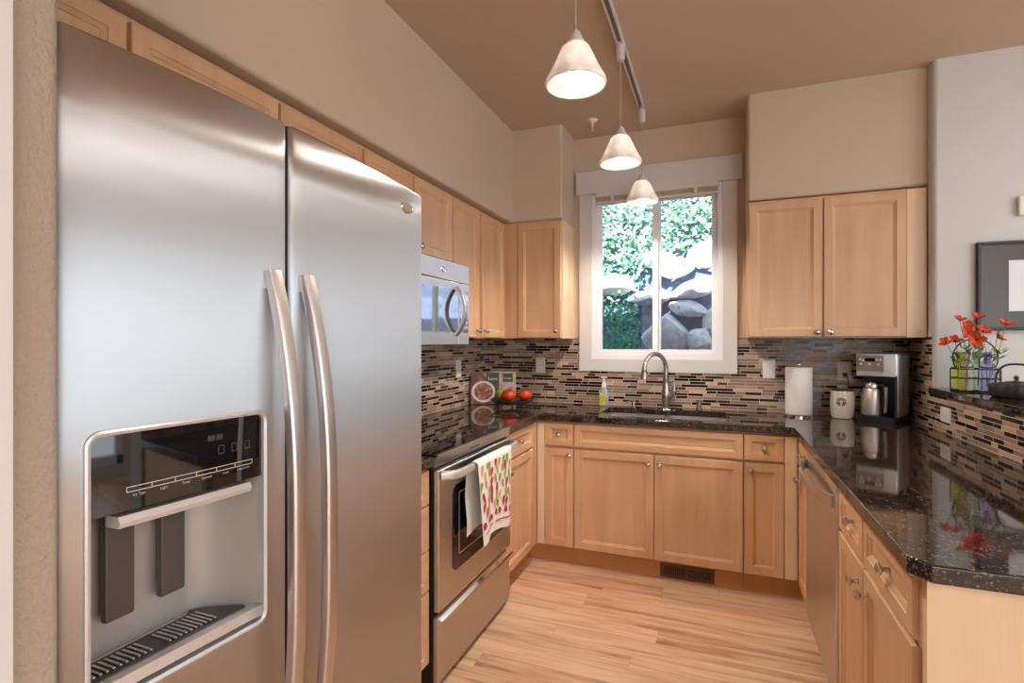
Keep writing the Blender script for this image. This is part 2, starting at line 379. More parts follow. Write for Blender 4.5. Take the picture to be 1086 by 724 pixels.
for i, (lx, ly) in enumerate(ADDED_LAMPS):
    mb = MB(); mb.lathe([(0.26, 2.8095), (0.26, 2.76), (0.25, 2.72), (0.235, 2.712), (0.235, 2.73)], (lx, ly, 0), 40, cap0=True, cap1=True)
    tag(mb.build('added_ceiling_lamp', M['white'], loc=(lx, ly, 2.81)), ('added unseen round ceiling lamp over the dining area nearest the bar', 'added unseen round ceiling lamp over the far dining area', 'added unseen round ceiling lamp behind the camera')[i], 'lamp')
# soffits
mb = MB(); mb.box(-0.05, 0.342, -3.36, 0.05, 2.18, 2.9, 0.018, 4); mb.box(-0.05, 0.697, -0.31, 0.05, 2.18, 2.9, 0.018, 4)
struct(mb.build('wall_soffit_left', M['wall']), 'tan soffit over the left upper cabinets', 'soffit')
mb = MB(); mb.box(1.83, 2.76, -0.31, 0.05, 2.186, 2.9, 0.018, 4)
struct(mb.build('wall_soffit_right', M['wall']), 'tan soffit over the right upper cabinet pair', 'soffit')
# wall end beside the refrigerator, with white casing at its near side
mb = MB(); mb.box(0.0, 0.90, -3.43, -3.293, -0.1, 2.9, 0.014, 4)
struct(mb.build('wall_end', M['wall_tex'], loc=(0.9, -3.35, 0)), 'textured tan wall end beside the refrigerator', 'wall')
mb = MB(); mb.box(0.86, 0.915, -3.47, -3.3475, 0.0, 2.805, 0.004)
struct(mb.build('trim_1', M['white'], loc=(0.9, -3.4, 0)), 'white casing strip at the left edge', 'trim')
# half wall of the bar
mb = MB(); mb.box(2.70, 2.84, -2.42, -0.38, 0.0, 1.09)
struct(mb.build('wall_bar', M['greywall'], loc=(2.7, -1.4, 0)), 'low wall carrying the raised bar top', 'wall')
# mosaic tile
T = 0.008
mb = MB(); mb.box(0, 2.70, -T, 0, 0.90, 1.155); mb.box(0, 0.745, -T, 0, 1.155, 1.385); mb.box(1.778, 2.70, -T, 0, 1.155, 1.385)
struct(mb.build('wall_tile_back', M['tile'], smooth=False), 'brown mosaic tile on the back wall', 'backsplash')
mb = MB(); mb.box(0, T, -2.36, -T, 0.90, 1.385); struct(mb.build('wall_tile_left', M['tile'], smooth=False), 'brown mosaic tile behind the range', 'backsplash')
mb = MB(); mb.box(2.70-T, 2.70, -0.368, -T, 0.90, 1.385); mb.box(2.70-T, 2.70, -2.42, -0.368, 0.90, 1.09)
struct(mb.build('wall_tile_right', M['tile'], smooth=False), 'brown mosaic tile below the raised bar', 'backsplash')

# ------------------------------------------------------------------ window
def window():
    w = bpy.data.objects.new('window_1', None); COL.objects.link(w); w.location = (1.26, 0, WZ0)
    struct(w, 'white sliding window over the sink', 'window')
    mb = MB()
    mb.box(0.742, WX0, -0.022, -0.0005, 1.147, WZ1, 0.003); mb.box(WX1, 1.783, -0.022, -0.0005, 1.147, WZ1, 0.003)
    mb.box(WX0, WX1, -0.022, -0.0005, 1.147, WZ0, 0.003); mb.box(0.718, 1.812, -0.03, -0.0005, WZ1, 2.563, 0.003)
    mb.build('casing', M['white'], w)
    mb = MB(); y0, y1 = -0.012, 0.11
    mb.box(WX0, WX0+0.03, y0, y1, WZ0, WZ1, 0.003); mb.box(WX1-0.03, WX1, y0, y1, WZ0, WZ1, 0.003)
    mb.box(WX0+0.03, WX1-0.03, y0, y1, WZ0, WZ0+0.03, 0.003); mb.box(WX0+0.03, WX1-0.03, y0, y1, WZ1-0.03, WZ1, 0.003)
    mb.build('window_frame', M['vinyl'], w)
    for nm, a, b, y in (('sash', 0.86, 1.285, 0.012), ('sash', 1.262, 1.665, 0.05)):
        mb = MB(); z0, z1, s = WZ0+0.03, WZ1-0.03, 0.038
        mb.box(a, a+s, y, y+0.03, z0, z1, 0.003); mb.box(b-s, b, y, y+0.03, z0, z1, 0.003)
        mb.box(a+s, b-s, y, y+0.03, z0, z0+s, 0.003); mb.box(a+s, b-s, y, y+0.03, z1-s, z1, 0.003)
        sh = mb.build('sash', M['vinyl'], w)
        mb = MB().box(a+s, b-s, y+0.013, y+0.017, z0+s, z1-s); mb.build('pane', M['glass'], sh, smooth=False)
window()
bl = thing('mini_blind', 'raised white mini blind gathered at the top of the window', 'blind', (1.26, -0.02, 2.34))
mb = MB().box(0.862, 1.672, -0.035, -0.004, 2.372, 2.403, 0.003); mb.build('headrail', M['white'], bl)
mb = MB()
for i in range(10): mb.box(0.868, 1.666, -0.031, -0.006, 2.342+i*0.003, 2.3437+i*0.003)
mb.build('slat_stack', plain('blind_slats', srgb(206, 196, 180), 0.5), bl)
mb = MB().box(0.868, 1.666, -0.032, -0.005, 2.327, 2.341, 0.003); mb.build('bottom_rail', M['almond'], bl)
for x in (0.98, 1.26, 1.53):
    MB().box(x-0.012, x+0.012, -0.0365, -0.0345, 2.325, 2.4).build('ladder_tape', M['white'], bl)

# ------------------------------------------------------------------ cabinetry helpers
def door_mesh(mb, f, a0, a1, b0, b1, t=0.02, stile=0.055, depth=0.008):
    """panel door; f(a,b,n) maps width, height, outward offset to the room"""
    def ring(i, n): return [f(a0+i, b0+i, n), f(a1-i, b0+i, n), f(a1-i, b1-i, n), f(a0+i, b1-i, n)]
    s = min(stile, (a1-a0)*0.3, (b1-b0)*0.3)
    prof = [(0, 0), (0, t-0.003), (0.003, t), (s, t), (s+0.0015, t-0.003), (s+0.012, t-0.0085), (s+0.013, t-0.011)]
    mb.loft([ring(i, n) for i, n in prof])
def knob_mesh(mb, pos, nrm, r=0.0155):
    z = Vector(nrm).normalized(); q = z.to_track_quat('Z', 'Y').to_matrix().to_4x4()
    prof = [(0.009, 0), (0.009, 0.002), (0.006, 0.004), (0.0055, 0.014), (0.009, 0.018), (r, 0.022), (r, 0.026), (r*0.8, 0.030), (r*0.35, 0.0325), (0.0005, 0.033)]
    mb.lathe(prof, pos, 16, xf=q, cap0=True)
FACES = {  # outward direction -> maps (a along face, b height, n outward) to xyz, given plane coordinate c
    '+x': lambda c: (lambda a, b, n: (c+n, a, b)), '-x': lambda c: (lambda a, b, n: (c-n, a, b)), '-y': lambda c: (lambda a, b, n: (a, c-n, b))}
NRM = {'+x': (1, 0, 0), '-x': (-1, 0, 0), '-y': (0, -1, 0)}
def front(par, kind, side, c, a0, a1, b0, b1, knob=None, t=0.02, mat=None):
    f = FACES[side](c); mb = MB()
    door_mesh(mb, f, a0, a1, b0, b1, t, 0.043 if kind == 'door' else 0.034)
    m = mat or (M['wood'] if kind == 'door' else (M['woodx'] if side == '-y' else M['woody']))
    d = mb.build(kind, m, par)
    if knob:
        mk = MB(); knob_mesh(mk, f(knob[0], knob[1], t-0.0005 if kind == 'door' else t-0.0115), NRM[side])
        k = mk.build('knob', M['nickel'], d)
    return d
def cabinet(label, loc, boxes, name='base_cabinet', cat='cabinet', group=None, mat=None):
    c = thing(name, label, cat, loc, group); mb = MB()
    for b in boxes: mb.box(*b)
    mb.build('carcass', mat or M['wood'], c, smooth=False); return c
ZB0, ZB1, DT, DB, RT, RB = 0.115, 0.874, 0.712, 0.118, 0.862, 0.726
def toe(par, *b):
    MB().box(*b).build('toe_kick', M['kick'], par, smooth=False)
# ------------------------------------------------------------------ worktop (one continuous slab with the sink openings)
def slab(name, outline, holes, z0, z1, mat, bev=0.005, loc=(0, 0, 0)):
    t = bmesh.new(); es = []
    for poly in [outline]+holes:
        vs = [t.verts.new((x, y, z0)) for x, y in poly]
        for i in range(len(vs)): es.append(t.edges.new((vs[i], vs[(i+1) % len(vs)])))
    bmesh.ops.triangle_fill(t, use_beauty=True, edges=es)
    bmesh.ops.dissolve_limit(t, angle_limit=0.01, verts=t.verts[:], edges=t.edges[:])
    r = bmesh.ops.extrude_face_region(t, geom=t.faces[:])
    for v in [g for g in r['geom'] if isinstance(g, bmesh.types.BMVert)]: v.co.z = z1
    bmesh.ops.recalc_face_normals(t, faces=t.faces[:])
    eg = [e for e in t.edges if len(e.link_faces) == 2 and e.calc_face_angle(0) > 1.2 and abs(e.verts[0].co.z-e.verts[1].co.z) < 1e-5]
    if bev: bmesh.ops.bevel(t, geom=eg, offset=bev, segments=3, profile=0.5, affect='EDGES')
    mb = MB(); mb.add(t); t.free(); mb.wn = True; return mb
SX0, SX1, SY0, SY1, SXM = 0.985, 1.712, -0.548, -0.135, 1.355
o1 = [(0.009, -1.152), (0.648, -1.152), (0.648, -0.655), (0.655, -0.648), (2.020, -0.648), (2.031, -0.659), (2.031, -2.385), (2.062, -2.425), (2.690, -2.425), (2.690, -0.009), (0.009, -0.009)]
hole = rrect(SX0, SX1, SY0, SY1, 0.03)
mb = slab('worktop', o1, [hole], 0.876, 0.914, M['granite'], loc=(1.3, -0.3, 0.876))
tag(mb.build('worktop', M['granite'], loc=(1.3, -0.3, 0.876)), 'dark speckled granite worktop running round the sink and down the right side', 'countertop')
mb = slab('worktop', [(0.009, -2.335), (0.648, -2.335), (0.648, -1.925), (0.009, -1.925)], [], 0.876, 0.914, M['granite'])
tag(mb.build('worktop', M['granite'], loc=(0.3, -2.1, 0.876)), 'short granite worktop piece between refrigerator and range', 'countertop')
mb = slab('bar_top', [(2.675, -2.46), (3.05, -2.46), (3.05, -0.387), (2.705, -0.387), (2.675, -0.397)], [], 1.0905, 1.122, M['granite'])
tag(mb.build('bar_top', M['granite'], loc=(2.85, -1.4, 1.09)), 'raised granite bar ledge on the low tiled wall', 'countertop')
# ------------------------------------------------------------------ refrigerator
def fridge():
    FY0, FY1, GAP = -3.279, -2.367, -2.907
    arc = lambda y: 0.890-0.135*(y+2.822)**2
    r = thing('refrigerator', 'tall stainless steel side by side refrigerator with ice dispenser', 'refrigerator', (0.45, -2.82, 0))
    MB().box(0.03, 0.775, FY0+0.01, FY1-0.012, 0.03, 1.765, 0.006).build('body', M['darkgrey'], r)
    MB().box(0.10, 0.80, FY0+0.02, FY1-0.02, 0.0, 0.09, 0.004).build('base_grille', M['black'], r)
    MB().box(0.70, 0.85, FY1-0.09, FY1-0.02, 1.766, 1.784, 0.004).build('hinge_cover', M['darkgrey'], r)
    HY0, HY1, HZ0, HZ1 = -3.251+0.008, -2.960-0.008, 0.842+0.008, 1.234-0.008
    def door(nm, y0, y1, hole):
        z0, z1 = 0.10, 1.78
        ys = [y0, y0+0.001, y0+0.004, y0+0.009]; n = 20
        ys += [y0+0.009+(y1-y0-0.018)*i/n for i in range(1, n)]+[y1-0.009, y1-0.004, y1-0.001, y1]
        zs = [z0, z0+0.001, z0+0.004]+[z0+(z1-z0)*i/16 for i in range(1, 16)]+[z1-0.004, z1-0.001, z1]
        if hole:
            ys = sorted([y for y in ys if min(abs(y-HY0), abs(y-HY1)) > 0.004]+[HY0, HY1])
            zs = sorted([z for z in zs if min(abs(z-HZ0), abs(z-HZ1)) > 0.004]+[HZ0, HZ1])
        def dr(d, R): return 0 if d >= R else R-math.sqrt(max(0, R*R-(R-d)**2))
        mb = MB(); V = {}
        for i, y in enumerate(ys):
            for j, z in enumerate(zs):
                V[i, j] = mb.v((arc(y)-dr(min(y-y0, y1-y), 0.009)-dr(min(z-z0, z1-z), 0.004), y, z))
        for i in range(len(ys)-1):
            for j in range(len(zs)-1):
                if hole and HY0-1e-6 <= ys[i] and ys[i+1] <= HY1+1e-6 and HZ0-1e-6 <= zs[j] and zs[j+1] <= HZ1+1e-6: continue
                mb.face([V[i, j], V[i+1, j], V[i+1, j+1], V[i, j+1]])
        ni, nj = len(ys)-1, len(zs)-1
        loop = [V[i, 0] for i in range(ni+1)]+[V[ni, j] for j in range(1, nj+1)]+[V[i, nj] for i in range(ni-1, -1, -1)]+[V[0, j] for j in range(nj-1, 0, -1)]
        bk = [mb.v((0.80, v.co.y, v.co.z)) for v in loop]
        for i in range(len(loop)):
            j = (i+1) % len(loop); mb.mi = 1; mb.face([loop[i], loop[j], bk[j], bk[i]])  # dark grey on the steel door sides puts the gap's shade into colour
        if not hole: mb.face(bk)
        return mb.build(nm, [M['steel'], M['darkgrey']], r, ang=50)
    fd = door('freezer_door', FY0, GAP-0.0048, True); d2 = door('fridge_door', GAP+0.0048, FY1, False)
    MB().box(0.776, 0.868, GAP-0.0042, GAP+0.0042, 0.11, 1.768).build('gap_shade_strip', M['black'], r)  # black strip added to darken the gap between the doors
    for par, y in ((fd, -2.952), (d2, -2.868)):
        mb = MB(); zs = [1.488-1.03*i/40 for i in range(41)]; pts = []
        for z in zs:
            u = (1.488-z)/1.03; w = min(u, 1-u)*2
            x = arc(y)+0.006+0.058*(1-(1-min(1, w*1.15))**2.2)
            pts.append((x, y, z))
        mb.tube(pts, 1.0, 16, True, flat=(0.011, 0.0155), up=(1, 0, 0))
        for z, s in ((1.470, -1), (0.476, 1)): mb.box(arc(y)-0.004, arc(y)+0.014, y-0.013, y+0.013, z-0.016, z+0.016, 0.004)
        mb.build('handle', M['handle'], par)
    # oval badge near the top right of the fridge door
    mb = MB(); n = 28
    y_, z_ = -2.470, 1.722
    for sc, h in ((1.0, 0.004),):
        rings = []
        for k_, (s_, x_) in enumerate(((1.0, 0.0), (1.0, 0.0035), (0.9, 0.006), (0.8, 0.0055), (0.76, 0.0045))):
            rings.append([(arc(y_)+x_, y_+0.030*s_*math.cos(2*PI*i/n), z_+0.0145*s_*math.sin(2*PI*i/n)) for i in range(n)])
        mb.loft(rings)
    mb.build('badge', M['chrome'], d2)
    # dispenser: frame, recess, control panel, light bar, two paddles, tray
    fx = lambda y: arc(y)
    mb = MB(); out = rrect(-3.251, -2.960, 0.842, 1.234, 0.022, 6)
    def inset(d): return rrect(-3.251+d, -2.960-d, 0.842+d, 1.234-d, max(0.004, 0.022-d), 6)
    mb.loft([[(fx(a)-0.002, a, b) for a, b in out], [(fx(a)+0.0035, a, b) for a, b in inset(0.0008)], [(fx(a)+0.0045, a, b) for a, b in inset(0.004)], [(fx(a)+0.0025, a, b) for a, b in inset(0.0085)], [(fx(a)-0.012, a, b) for a, b in inset(0.0095)]], False, False)
    mb.build('dispenser_frame', M['silver'], fd)
    y0, y1, zt, zb, yb1, xb = -3.243, -2.968, 1.11, 0.86, -3.040, 0.785
    cor = [(fx(y0)-0.008, y0), (xb, y0)]
    cor += [(xb, yb1-0.01)]
    for i in range(0, 9): a = i/8; cor.append((xb+(fx(y1)-0.008-xb)*(a**1.35), yb1+(y1-yb1)*(a**0.75)))
    mb = MB(); mb.loft([[(x, y, zb) for x, y in cor], [(x, y, 1.225) for x, y in cor]], closed=False)
    for z in (zb, 1.225): mb.face([mb.v((x, y, z)) for x, y in cor])
    mb.build('dispenser_recess', M['recess'], fd, ang=60)
    mb = MB()
    for i in range(12):
        a, b = -3.2425+0.274*i/12, -3.2425+0.274*(i+1)/12
        if i == 0: Rr = []
    rings = []
    for i in range(13):
        y = -3.2425+0.274*i/12; x = fx(y)-0.0030
        rings.append([(x, y, 1.112), (x, y, 1.2245), (x-0.03, y, 1.2245), (x-0.03, y, 1.112)])
    mb.loft(rings); cp = mb.build('control_panel', M['blackglass'], fd)
    mb = MB()
    def onp(y, z): return (fx(y)-0.0022, y, z)
    def line(ya, za, yb, zb_, w=0.0006):
        if yb-ya > 0.012:
            m_ = int((yb-ya)/0.008)+1
            for q in range(m_): line(ya+(yb-ya)*q/m_, za, ya+(yb-ya)*(q+1)/m_, zb_, w)
            return
        mb.face([mb.v(onp(ya, za-w) if za == zb_ else onp(ya-w, za)), mb.v(onp(yb, zb_-w) if za == zb_ else onp(yb-w, zb_)), mb.v(onp(yb, zb_+w) if za == zb_ else onp(yb+w, zb_)), mb.v(onp(ya, za+w) if za == zb_ else onp(ya+w, za))])
    ya, yb_ = -3.196, -2.990
    for z in (1.139, 1.146): line(ya, z, yb_, z)
    for i in range(7): y = ya+(yb_-ya)*i/6; line(y, 1.139, y, 1.146)
    words = ['Ice Type', 'Light', 'Temp', 'Options', 'Lock', 'Measured Fill']
    for i, wd in enumerate(words):
        y = ya+(yb_-ya)*(i+0.5)/6
        xf = Matrix.Translation(onp(y, 1.1335)) @ Matrix(((0, 0, 1, 0), (1, 0, 0, 0), (0, 1, 0, 0), (0, 0, 0, 1)))
        text_into(mb, wd, 0.0058 if len(wd) < 10 else 0.0046, xf)
    xf = Matrix.Translation(onp(-3.06, 1.196)) @ Matrix(((0, 0, 1, 0), (1, 0, 0, 0), (0, 1, 0, 0), (0, 0, 0, 1)))
    mb.build('lettering', M['ink'], cp, smooth=False)
    mb = MB(); text_into(mb, '88:88', 0.014, xf)
    for y in (-3.05, -3.025, -3.0):
        for (p, q) in (((y-0.005, 1.168), (y+0.005, 1.168)), ((y-0.005, 1.181), (y+0.005, 1.181))): line(p[0], p[1], q[0], q[1], 0.0004)
        line(y-0.005, 1.168, y-0.005, 1.181, 0.0004); line(y+0.005, 1.168, y+0.005, 1.181, 0.0004)
    mb.build('display', plain('dim_display', srgb(96, 88, 78), 0.5), cp, smooth=False)
    mb = MB(); rings = []
    for i in range(13):
        y = -3.205+0.215*i/12; x = fx(y)-0.006
        rings.append([(x, y, 1.088), (x+0.004, y, 1.096), (x, y, 1.105), (x-0.028, y, 1.105), (x-0.028, y, 1.088)])
    mb.loft(rings); mb.build('light_bar', M['lightbar'], fd)
    for a, b, z0 in ((-3.190, -3.146, 0.932), (-3.105, -3.062, 0.934)):
        mb = MB(); mb.box(xb+0.012, xb+0.026, a, b, z0, 1.11, 0.004); mb.box(xb, xb+0.013, a+0.008, a+0.020, z0+0.02, 1.09, 0.002)
        mb.build('paddle', M['paddle'], fd)
    tray = [(x, y) for x, y in cor]
    mb = MB(); c0 = [(fx(y0)+0.001, y0+0.002)]+[(x+0.001, y+0.001) for x, y in cor[1:-1]]+[(fx(y1)+0.001, y1-0.002)]
    mb.loft([[(x, y, 0.858) for x, y in c0], [(x, y, 0.876) for x, y in c0]])
    tr = mb.build('drip_tray', M['silver'], fd)
    mb = MB(); c1 = [(xb+0.012, y0+0.012)]+[(xb+0.012, yb1-0.012)]+[(x-0.004, y-0.012) for x, y in cor[4:-1]]+[(fx(y1)-0.020, y1-0.022), (fx(y0)-0.014, y0+0.012)]
    mb.loft([[(x, y, 0.8755) for x, y in c1], [(x, y, 0.8785) for x, y in c1]]); mb.build('tray_plate', M['darkgrey'], tr)
    for blk in (-3.225, -3.12):
        mb = MB()
        for i in range(10):
            y = blk+i*0.0085; mb.box(xb+0.022, fx(y)-0.026, y, y+0.0042, 0.8785, 0.8815, 0.001)
        mb.build('tray_grille', M['handle'], tr)
fridge()
# ------------------------------------------------------------------ range
def range_():
    Y0, Y1 = -1.918, -1.158
    r = thing('range_stove', 'stainless steel electric range with black glass cooktop', 'stove', (0.35, -1.54, 0))
    MB().box(0.02, 0.638, Y0, Y1, 0.025, 0.900, 0.003).build('body', M['black'], r)
    for y in (Y0+0.04, Y1-0.08): MB().box(0.55, 0.60, y, y+0.04, 0, 0.03, 0.003).build('foot', M['black'], r)
    mb = MB().box(0.035, 0.652, Y0, Y1, 0.900, 0.9185, 0.003); ct = mb.build('cooktop', M['blackglass'], r)
    for cx_, cy_, rr in ((0.20, -1.72, 0.075), (0.20, -1.36, 0.095), (0.46, -1.72, 0.105), (0.46, -1.36, 0.075)):
        mb = MB(); n = 40
        mb.loft([[(cx_+q*math.cos(2*PI*i/n), cy_+q*math.sin(2*PI*i/n), 0.9187) for i in range(n)] for q in (rr, rr-0.0015)], False, False)
        mb.build('burner_ring', plain('burner_mark', (0.03, 0.03, 0.03, 1), 0.3) if 'bm' not in M else M['bm'], ct)
    MB().box(0.650, 0.662, Y0, Y1, 0.9105, 0.9195, 0.003).build('edge_trim', M['chrome'], r)
    mb = MB(); mb.loft([[(0.638, y, 0.872), (0.652, y, 0.872), (0.660, y, 0.910), (0.638, y, 0.910)] for y in (Y0, Y1)]); fp = mb.build('front_panel', M['steel2'], r)
    mb = MB()
    for i in range(5): mb.box(0.6515, 0.659, -1.62+i*0.02, -1.608+i*0.02, 0.888, 0.892)
    mb.build('vent_slots', M['black'], fp)
    # oven door
    mb = MB(); mb.box(0.638, 0.663, Y0+0.004, Y1-0.004, 0.305, 0.858, 0.006, 3); od = mb.build('oven_door', M['steel2'], r)
    mb = MB(); R = rrect(-1.805, -1.245, 0.420, 0.772, 0.035, 6); R2 = rrect(-1.799, -1.251, 0.426, 0.766, 0.030, 6)
    mb.loft([[(0.661, a, b) for a, b in R], [(0.6652, a, b) for a, b in R], [(0.6646, a, b) for a, b in R2]]); gl = mb.build('oven_window', M['blackglass'], od)
    mb = MB(); R = rrect(-1.750, -1.295, 0.475, 0.735, 0.012, 4); R2 = rrect(-1.746, -1.299, 0.479, 0.731, 0.010, 4)
    mb.loft([[(0.6649, a, b) for a, b in R], [(0.6654, a, b) for a, b in R2]], False, False); mb.build('window_border', M['silver'], gl)
    mb = MB(); pts = []
    for i in range(33):
        u = i/32; w = min(u, 1-u); x = 0.667+0.048*min(1, (w/0.07))**0.6 + 0.010*math.sin(PI*u)
        pts.append((x, Y0+0.012+(Y1-Y0-0.024)*u, 0.838))
    mb.tube(pts, 1.0, 14, True, flat=(0.0175, 0.0105), up=(0, 0, 1)); mb.build('handle', M['silver'], od)
    mb = MB(); mb.box(0.636, 0.658, Y0+0.004, Y1-0.004, 0.03, 0.285, 0.004); dr = mb.build('storage_drawer', M['steel2'], r)
    mb = MB(); mb.loft([[(0.650, y, 0.288), (0.675, y, 0.276), (0.677, y, 0.262), (0.655, y, 0.262)] for y in (Y0+0.006, Y1-0.006)]); mb.build('drawer_lip', M['chrome'], dr)
range_()
# ------------------------------------------------------------------ microwave
def microwave():
    Y0, Y1, Z0, Z1, X = -1.874, -1.112, 1.337, 1.762, 0.40
    m = thing('microwave_oven', 'stainless over the range microwave with a bowed handle', 'microwave', (0.2, -1.49, Z0))
    MB().box(0.012, X-0.025, Y0+0.002, Y1-0.002, Z0, Z1, 0.003).build('body', M['darkgrey'], m)
    vp = MB().box(X-0.026, X, Y0, Y1, 1.668, Z1, 0.003).build('vent_panel', M['steel2'], m)
    mb = MB(); n = 24; yb, zb = -1.40, 1.715
    mb.loft([[(X+x, yb+0.028*s*math.cos(2*PI*i/n), zb+0.014*s*math.sin(2*PI*i/n)) for i in range(n)] for s, x in ((1, -0.001), (1, 0.003), (0.85, 0.005), (0.75, 0.004))]); mb.build('badge', M['chrome'], vp)
    YD = -1.236
    d = MB().box(X-0.026, X, Y0, YD-0.002, Z0+0.004, 1.664, 0.004).build('door', M['steel2'], m)
    mb = MB(); R = rrect(Y0+0.05, YD-0.012, 1.405, 1.625, 0.008, 3); mb.loft([[(X-0.004, a, b) for a, b in R], [(X+0.0012, a, b) for a, b in R]]); mb.build('door_window', M['mirrorglass'], d)
    c = MB().box(X-0.026, X, YD+0.001, Y1, Z0+0.004, 1.664, 0.004).build('control_panel', M['steel2'], m)
    mb = MB(); R = rrect(YD+0.008, Y1-0.012, 1.405, 1.625, 0.006, 3); mb.loft([[(X-0.004, a, b) for a, b in R], [(X+0.0012, a, b) for a, b in R]]); kp = mb.build('keypad', M['mirrorglass'], c)
    mb = MB()
    for i in range(5):
        for j in range(3): mb.box(X+0.001, X+0.0022, YD+0.022+j*0.03, YD+0.040+j*0.03, 1.425+i*0.026, 1.441+i*0.026)
    mb.box(X+0.001, X+0.0022, YD+0.022, YD+0.10, 1.575, 1.605); mb.build('keys', M['silver'], kp)
    mb = MB(); pts = []
    for i in range(25):
        u = i/24; pts.append((X+0.004+0.052*math.sin(PI*u)**0.8, YD-0.036, 1.392+0.245*u))
    mb.tube(pts, 1.0, 14, True, flat=(0.009, 0.017), up=(1, 0, 0)); mb.build('handle', M['handle'], d)
microwave()
# ------------------------------------------------------------------ base cabinets
G = None
c = cabinet('drawer stack cabinet in the slot between refrigerator and range', (0.3, -2.12, 0), [(0.012, 0.61, -2.335, -1.925, ZB0, ZB1)])
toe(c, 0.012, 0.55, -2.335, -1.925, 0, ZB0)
for b0, b1 in ((0.73, RT), (0.556, 0.726), (0.40, 0.552), (DB, 0.396)): front(c, 'drawer', '+x', 0.61, -2.33, -1.93, b0, b1, (-2.13, (b0+b1)/2))
c = cabinet('maple base cabinet right of the range, one drawer over one door', (0.3, -0.9, 0), [(0.012, 0.61, -1.150, -0.642, ZB0, ZB1)])
toe(c, 0.012, 0.555, -1.150, -0.56, 0, ZB0)
front(c, 'drawer', '+x', 0.61, -1.146, -0.705, RB, RT, (-0.925, 0.794)); front(c, 'door', '+x', 0.61, -1.146, -0.705, DB, DT, (-1.115, 0.66))
MB().box(0.604, 0.628, -0.700, -0.634, DB, RT).build('filler', M['wood'], c, smooth=False)
c = cabinet('narrow maple base cabinet in the left corner beside the sink cabinet', (0.7, -0.3, 0), [(0.612, 0.859, -0.61, -0.012, ZB0, ZB1)])
toe(c, 0.556, 0.859, -0.56, -0.012, 0, ZB0)
front(c, 'drawer', '-y', -0.61, 0.678, 0.856, RB, RT, (0.767, 0.794)); front(c, 'door', '-y', -0.61, 0.678, 0.856, DB, DT, (0.835, 0.674))
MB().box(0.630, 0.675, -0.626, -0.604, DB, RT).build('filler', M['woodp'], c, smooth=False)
c = cabinet('wide maple sink cabinet with two doors under a long false drawer front', (1.33, -0.3, 0), [(0.861, 0.88, -0.61, -0.012, ZB0, ZB1), (1.773, 1.793, -0.61, -0.012, ZB0, ZB1), (0.88, 1.773, -0.61, -0.59, ZB0, ZB1), (0.88, 1.773, -0.59, -0.012, ZB0, ZB0+0.02)])
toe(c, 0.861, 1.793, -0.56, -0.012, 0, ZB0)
front(c, 'drawer', '-y', -0.61, 0.863, 1.791, RB, RT)
front(c, 'door', '-y', -0.61, 0.863, 1.325, DB, DT, (1.297, 0.662)); front(c, 'door', '-y', -0.61, 1.330, 1.791, DB, DT, (1.358, 0.662))
c = cabinet('narrow maple base cabinet right of the sink cabinet, drawer over door', (2.0, -0.3, 0), [(1.795, 2.068, -0.61, -0.012, ZB0, ZB1)])
toe(c, 1.795, 2.11, -0.56, -0.012, 0, ZB0)
front(c, 'drawer', '-y', -0.61, 1.797, 1.988, RB, RT, (1.893, 0.794)); front(c, 'door', '-y', -0.61, 1.797, 1.988, DB, DT, (1.826, 0.674))
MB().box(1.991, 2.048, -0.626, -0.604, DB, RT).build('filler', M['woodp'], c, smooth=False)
c = cabinet('narrow maple cabinet between the inner corner and the dishwasher', (2.3, -0.8, 0), [(2.07, 2.685, -0.944, -0.642, ZB0, ZB1)])
toe(c, 2.125, 2.685, -0.944, -0.56, 0, ZB0)
front(c, 'drawer', '-x', 2.07, -0.94, -0.652, RB, RT, (-0.80, 0.794)); front(c, 'door', '-x', 2.07, -0.94, -0.652, DB, DT, (-0.72, 0.66))
c = cabinet('two door maple base cabinet at the near end of the peninsula', (2.35, -2.0, 0), [(2.078, 2.685, -2.376, -1.612, ZB0, ZB1)])
toe(c, 2.14, 2.685, -2.376, -1.612, 0, ZB0)
front(c, 'drawer', '-x', 2.07, -1.936, -1.622, RB, RT, (-1.785, 0.794)); front(c, 'drawer', '-x', 2.07, -2.352, -1.95, RB, RT, (-2.155, 0.794))
front(c, 'door', '-x', 2.07, -1.942, -1.622, DB, DT, (-1.892, 0.652)); front(c, 'door', '-x', 2.07, -2.352, -1.948, DB, DT, (-1.985, 0.652))
MB().box(2.062, 2.09, -2.372, -1.614, RB-0.012, ZB1-0.002, 0.002).build('face_rail', M['woody'], c)
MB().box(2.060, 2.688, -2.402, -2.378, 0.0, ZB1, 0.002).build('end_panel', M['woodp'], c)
# dishwasher
def dishwasher():
    Y0, Y1 = -1.606, -0.950
    d = thing('dishwasher', 'stainless dishwasher with a bowed handle under the right worktop', 'dishwasher', (2.3, -1.28, 0))
    MB().box(2.075, 2.66, Y0, Y1, 0.10, 0.868, 0.003).build('body', M['darkgrey'], d)
    MB().box(2.13, 2.6, Y0, Y1, 0.0, 0.10, 0.003).build('toe_plate', M['black'], d)
    p = MB().box(2.044, 2.074, Y0+0.002, Y1-0.002, 0.105, 0.866, 0.006, 3).build('door', M['steel2'], d)
    mb = MB(); pts = []; n = 30
    for i in range(n+1):
        u = i/n; pts.append((2.045-0.004-0.050*math.sin(PI*u)**0.75, Y0+0.015+(Y1-Y0-0.03)*u, 0.800))
    mb.tube(pts, 1.0, 14, True, flat=(0.022, 0.007), up=(0, 0, 1)); mb.build('handle', M['handle'], p)
dishwasher()
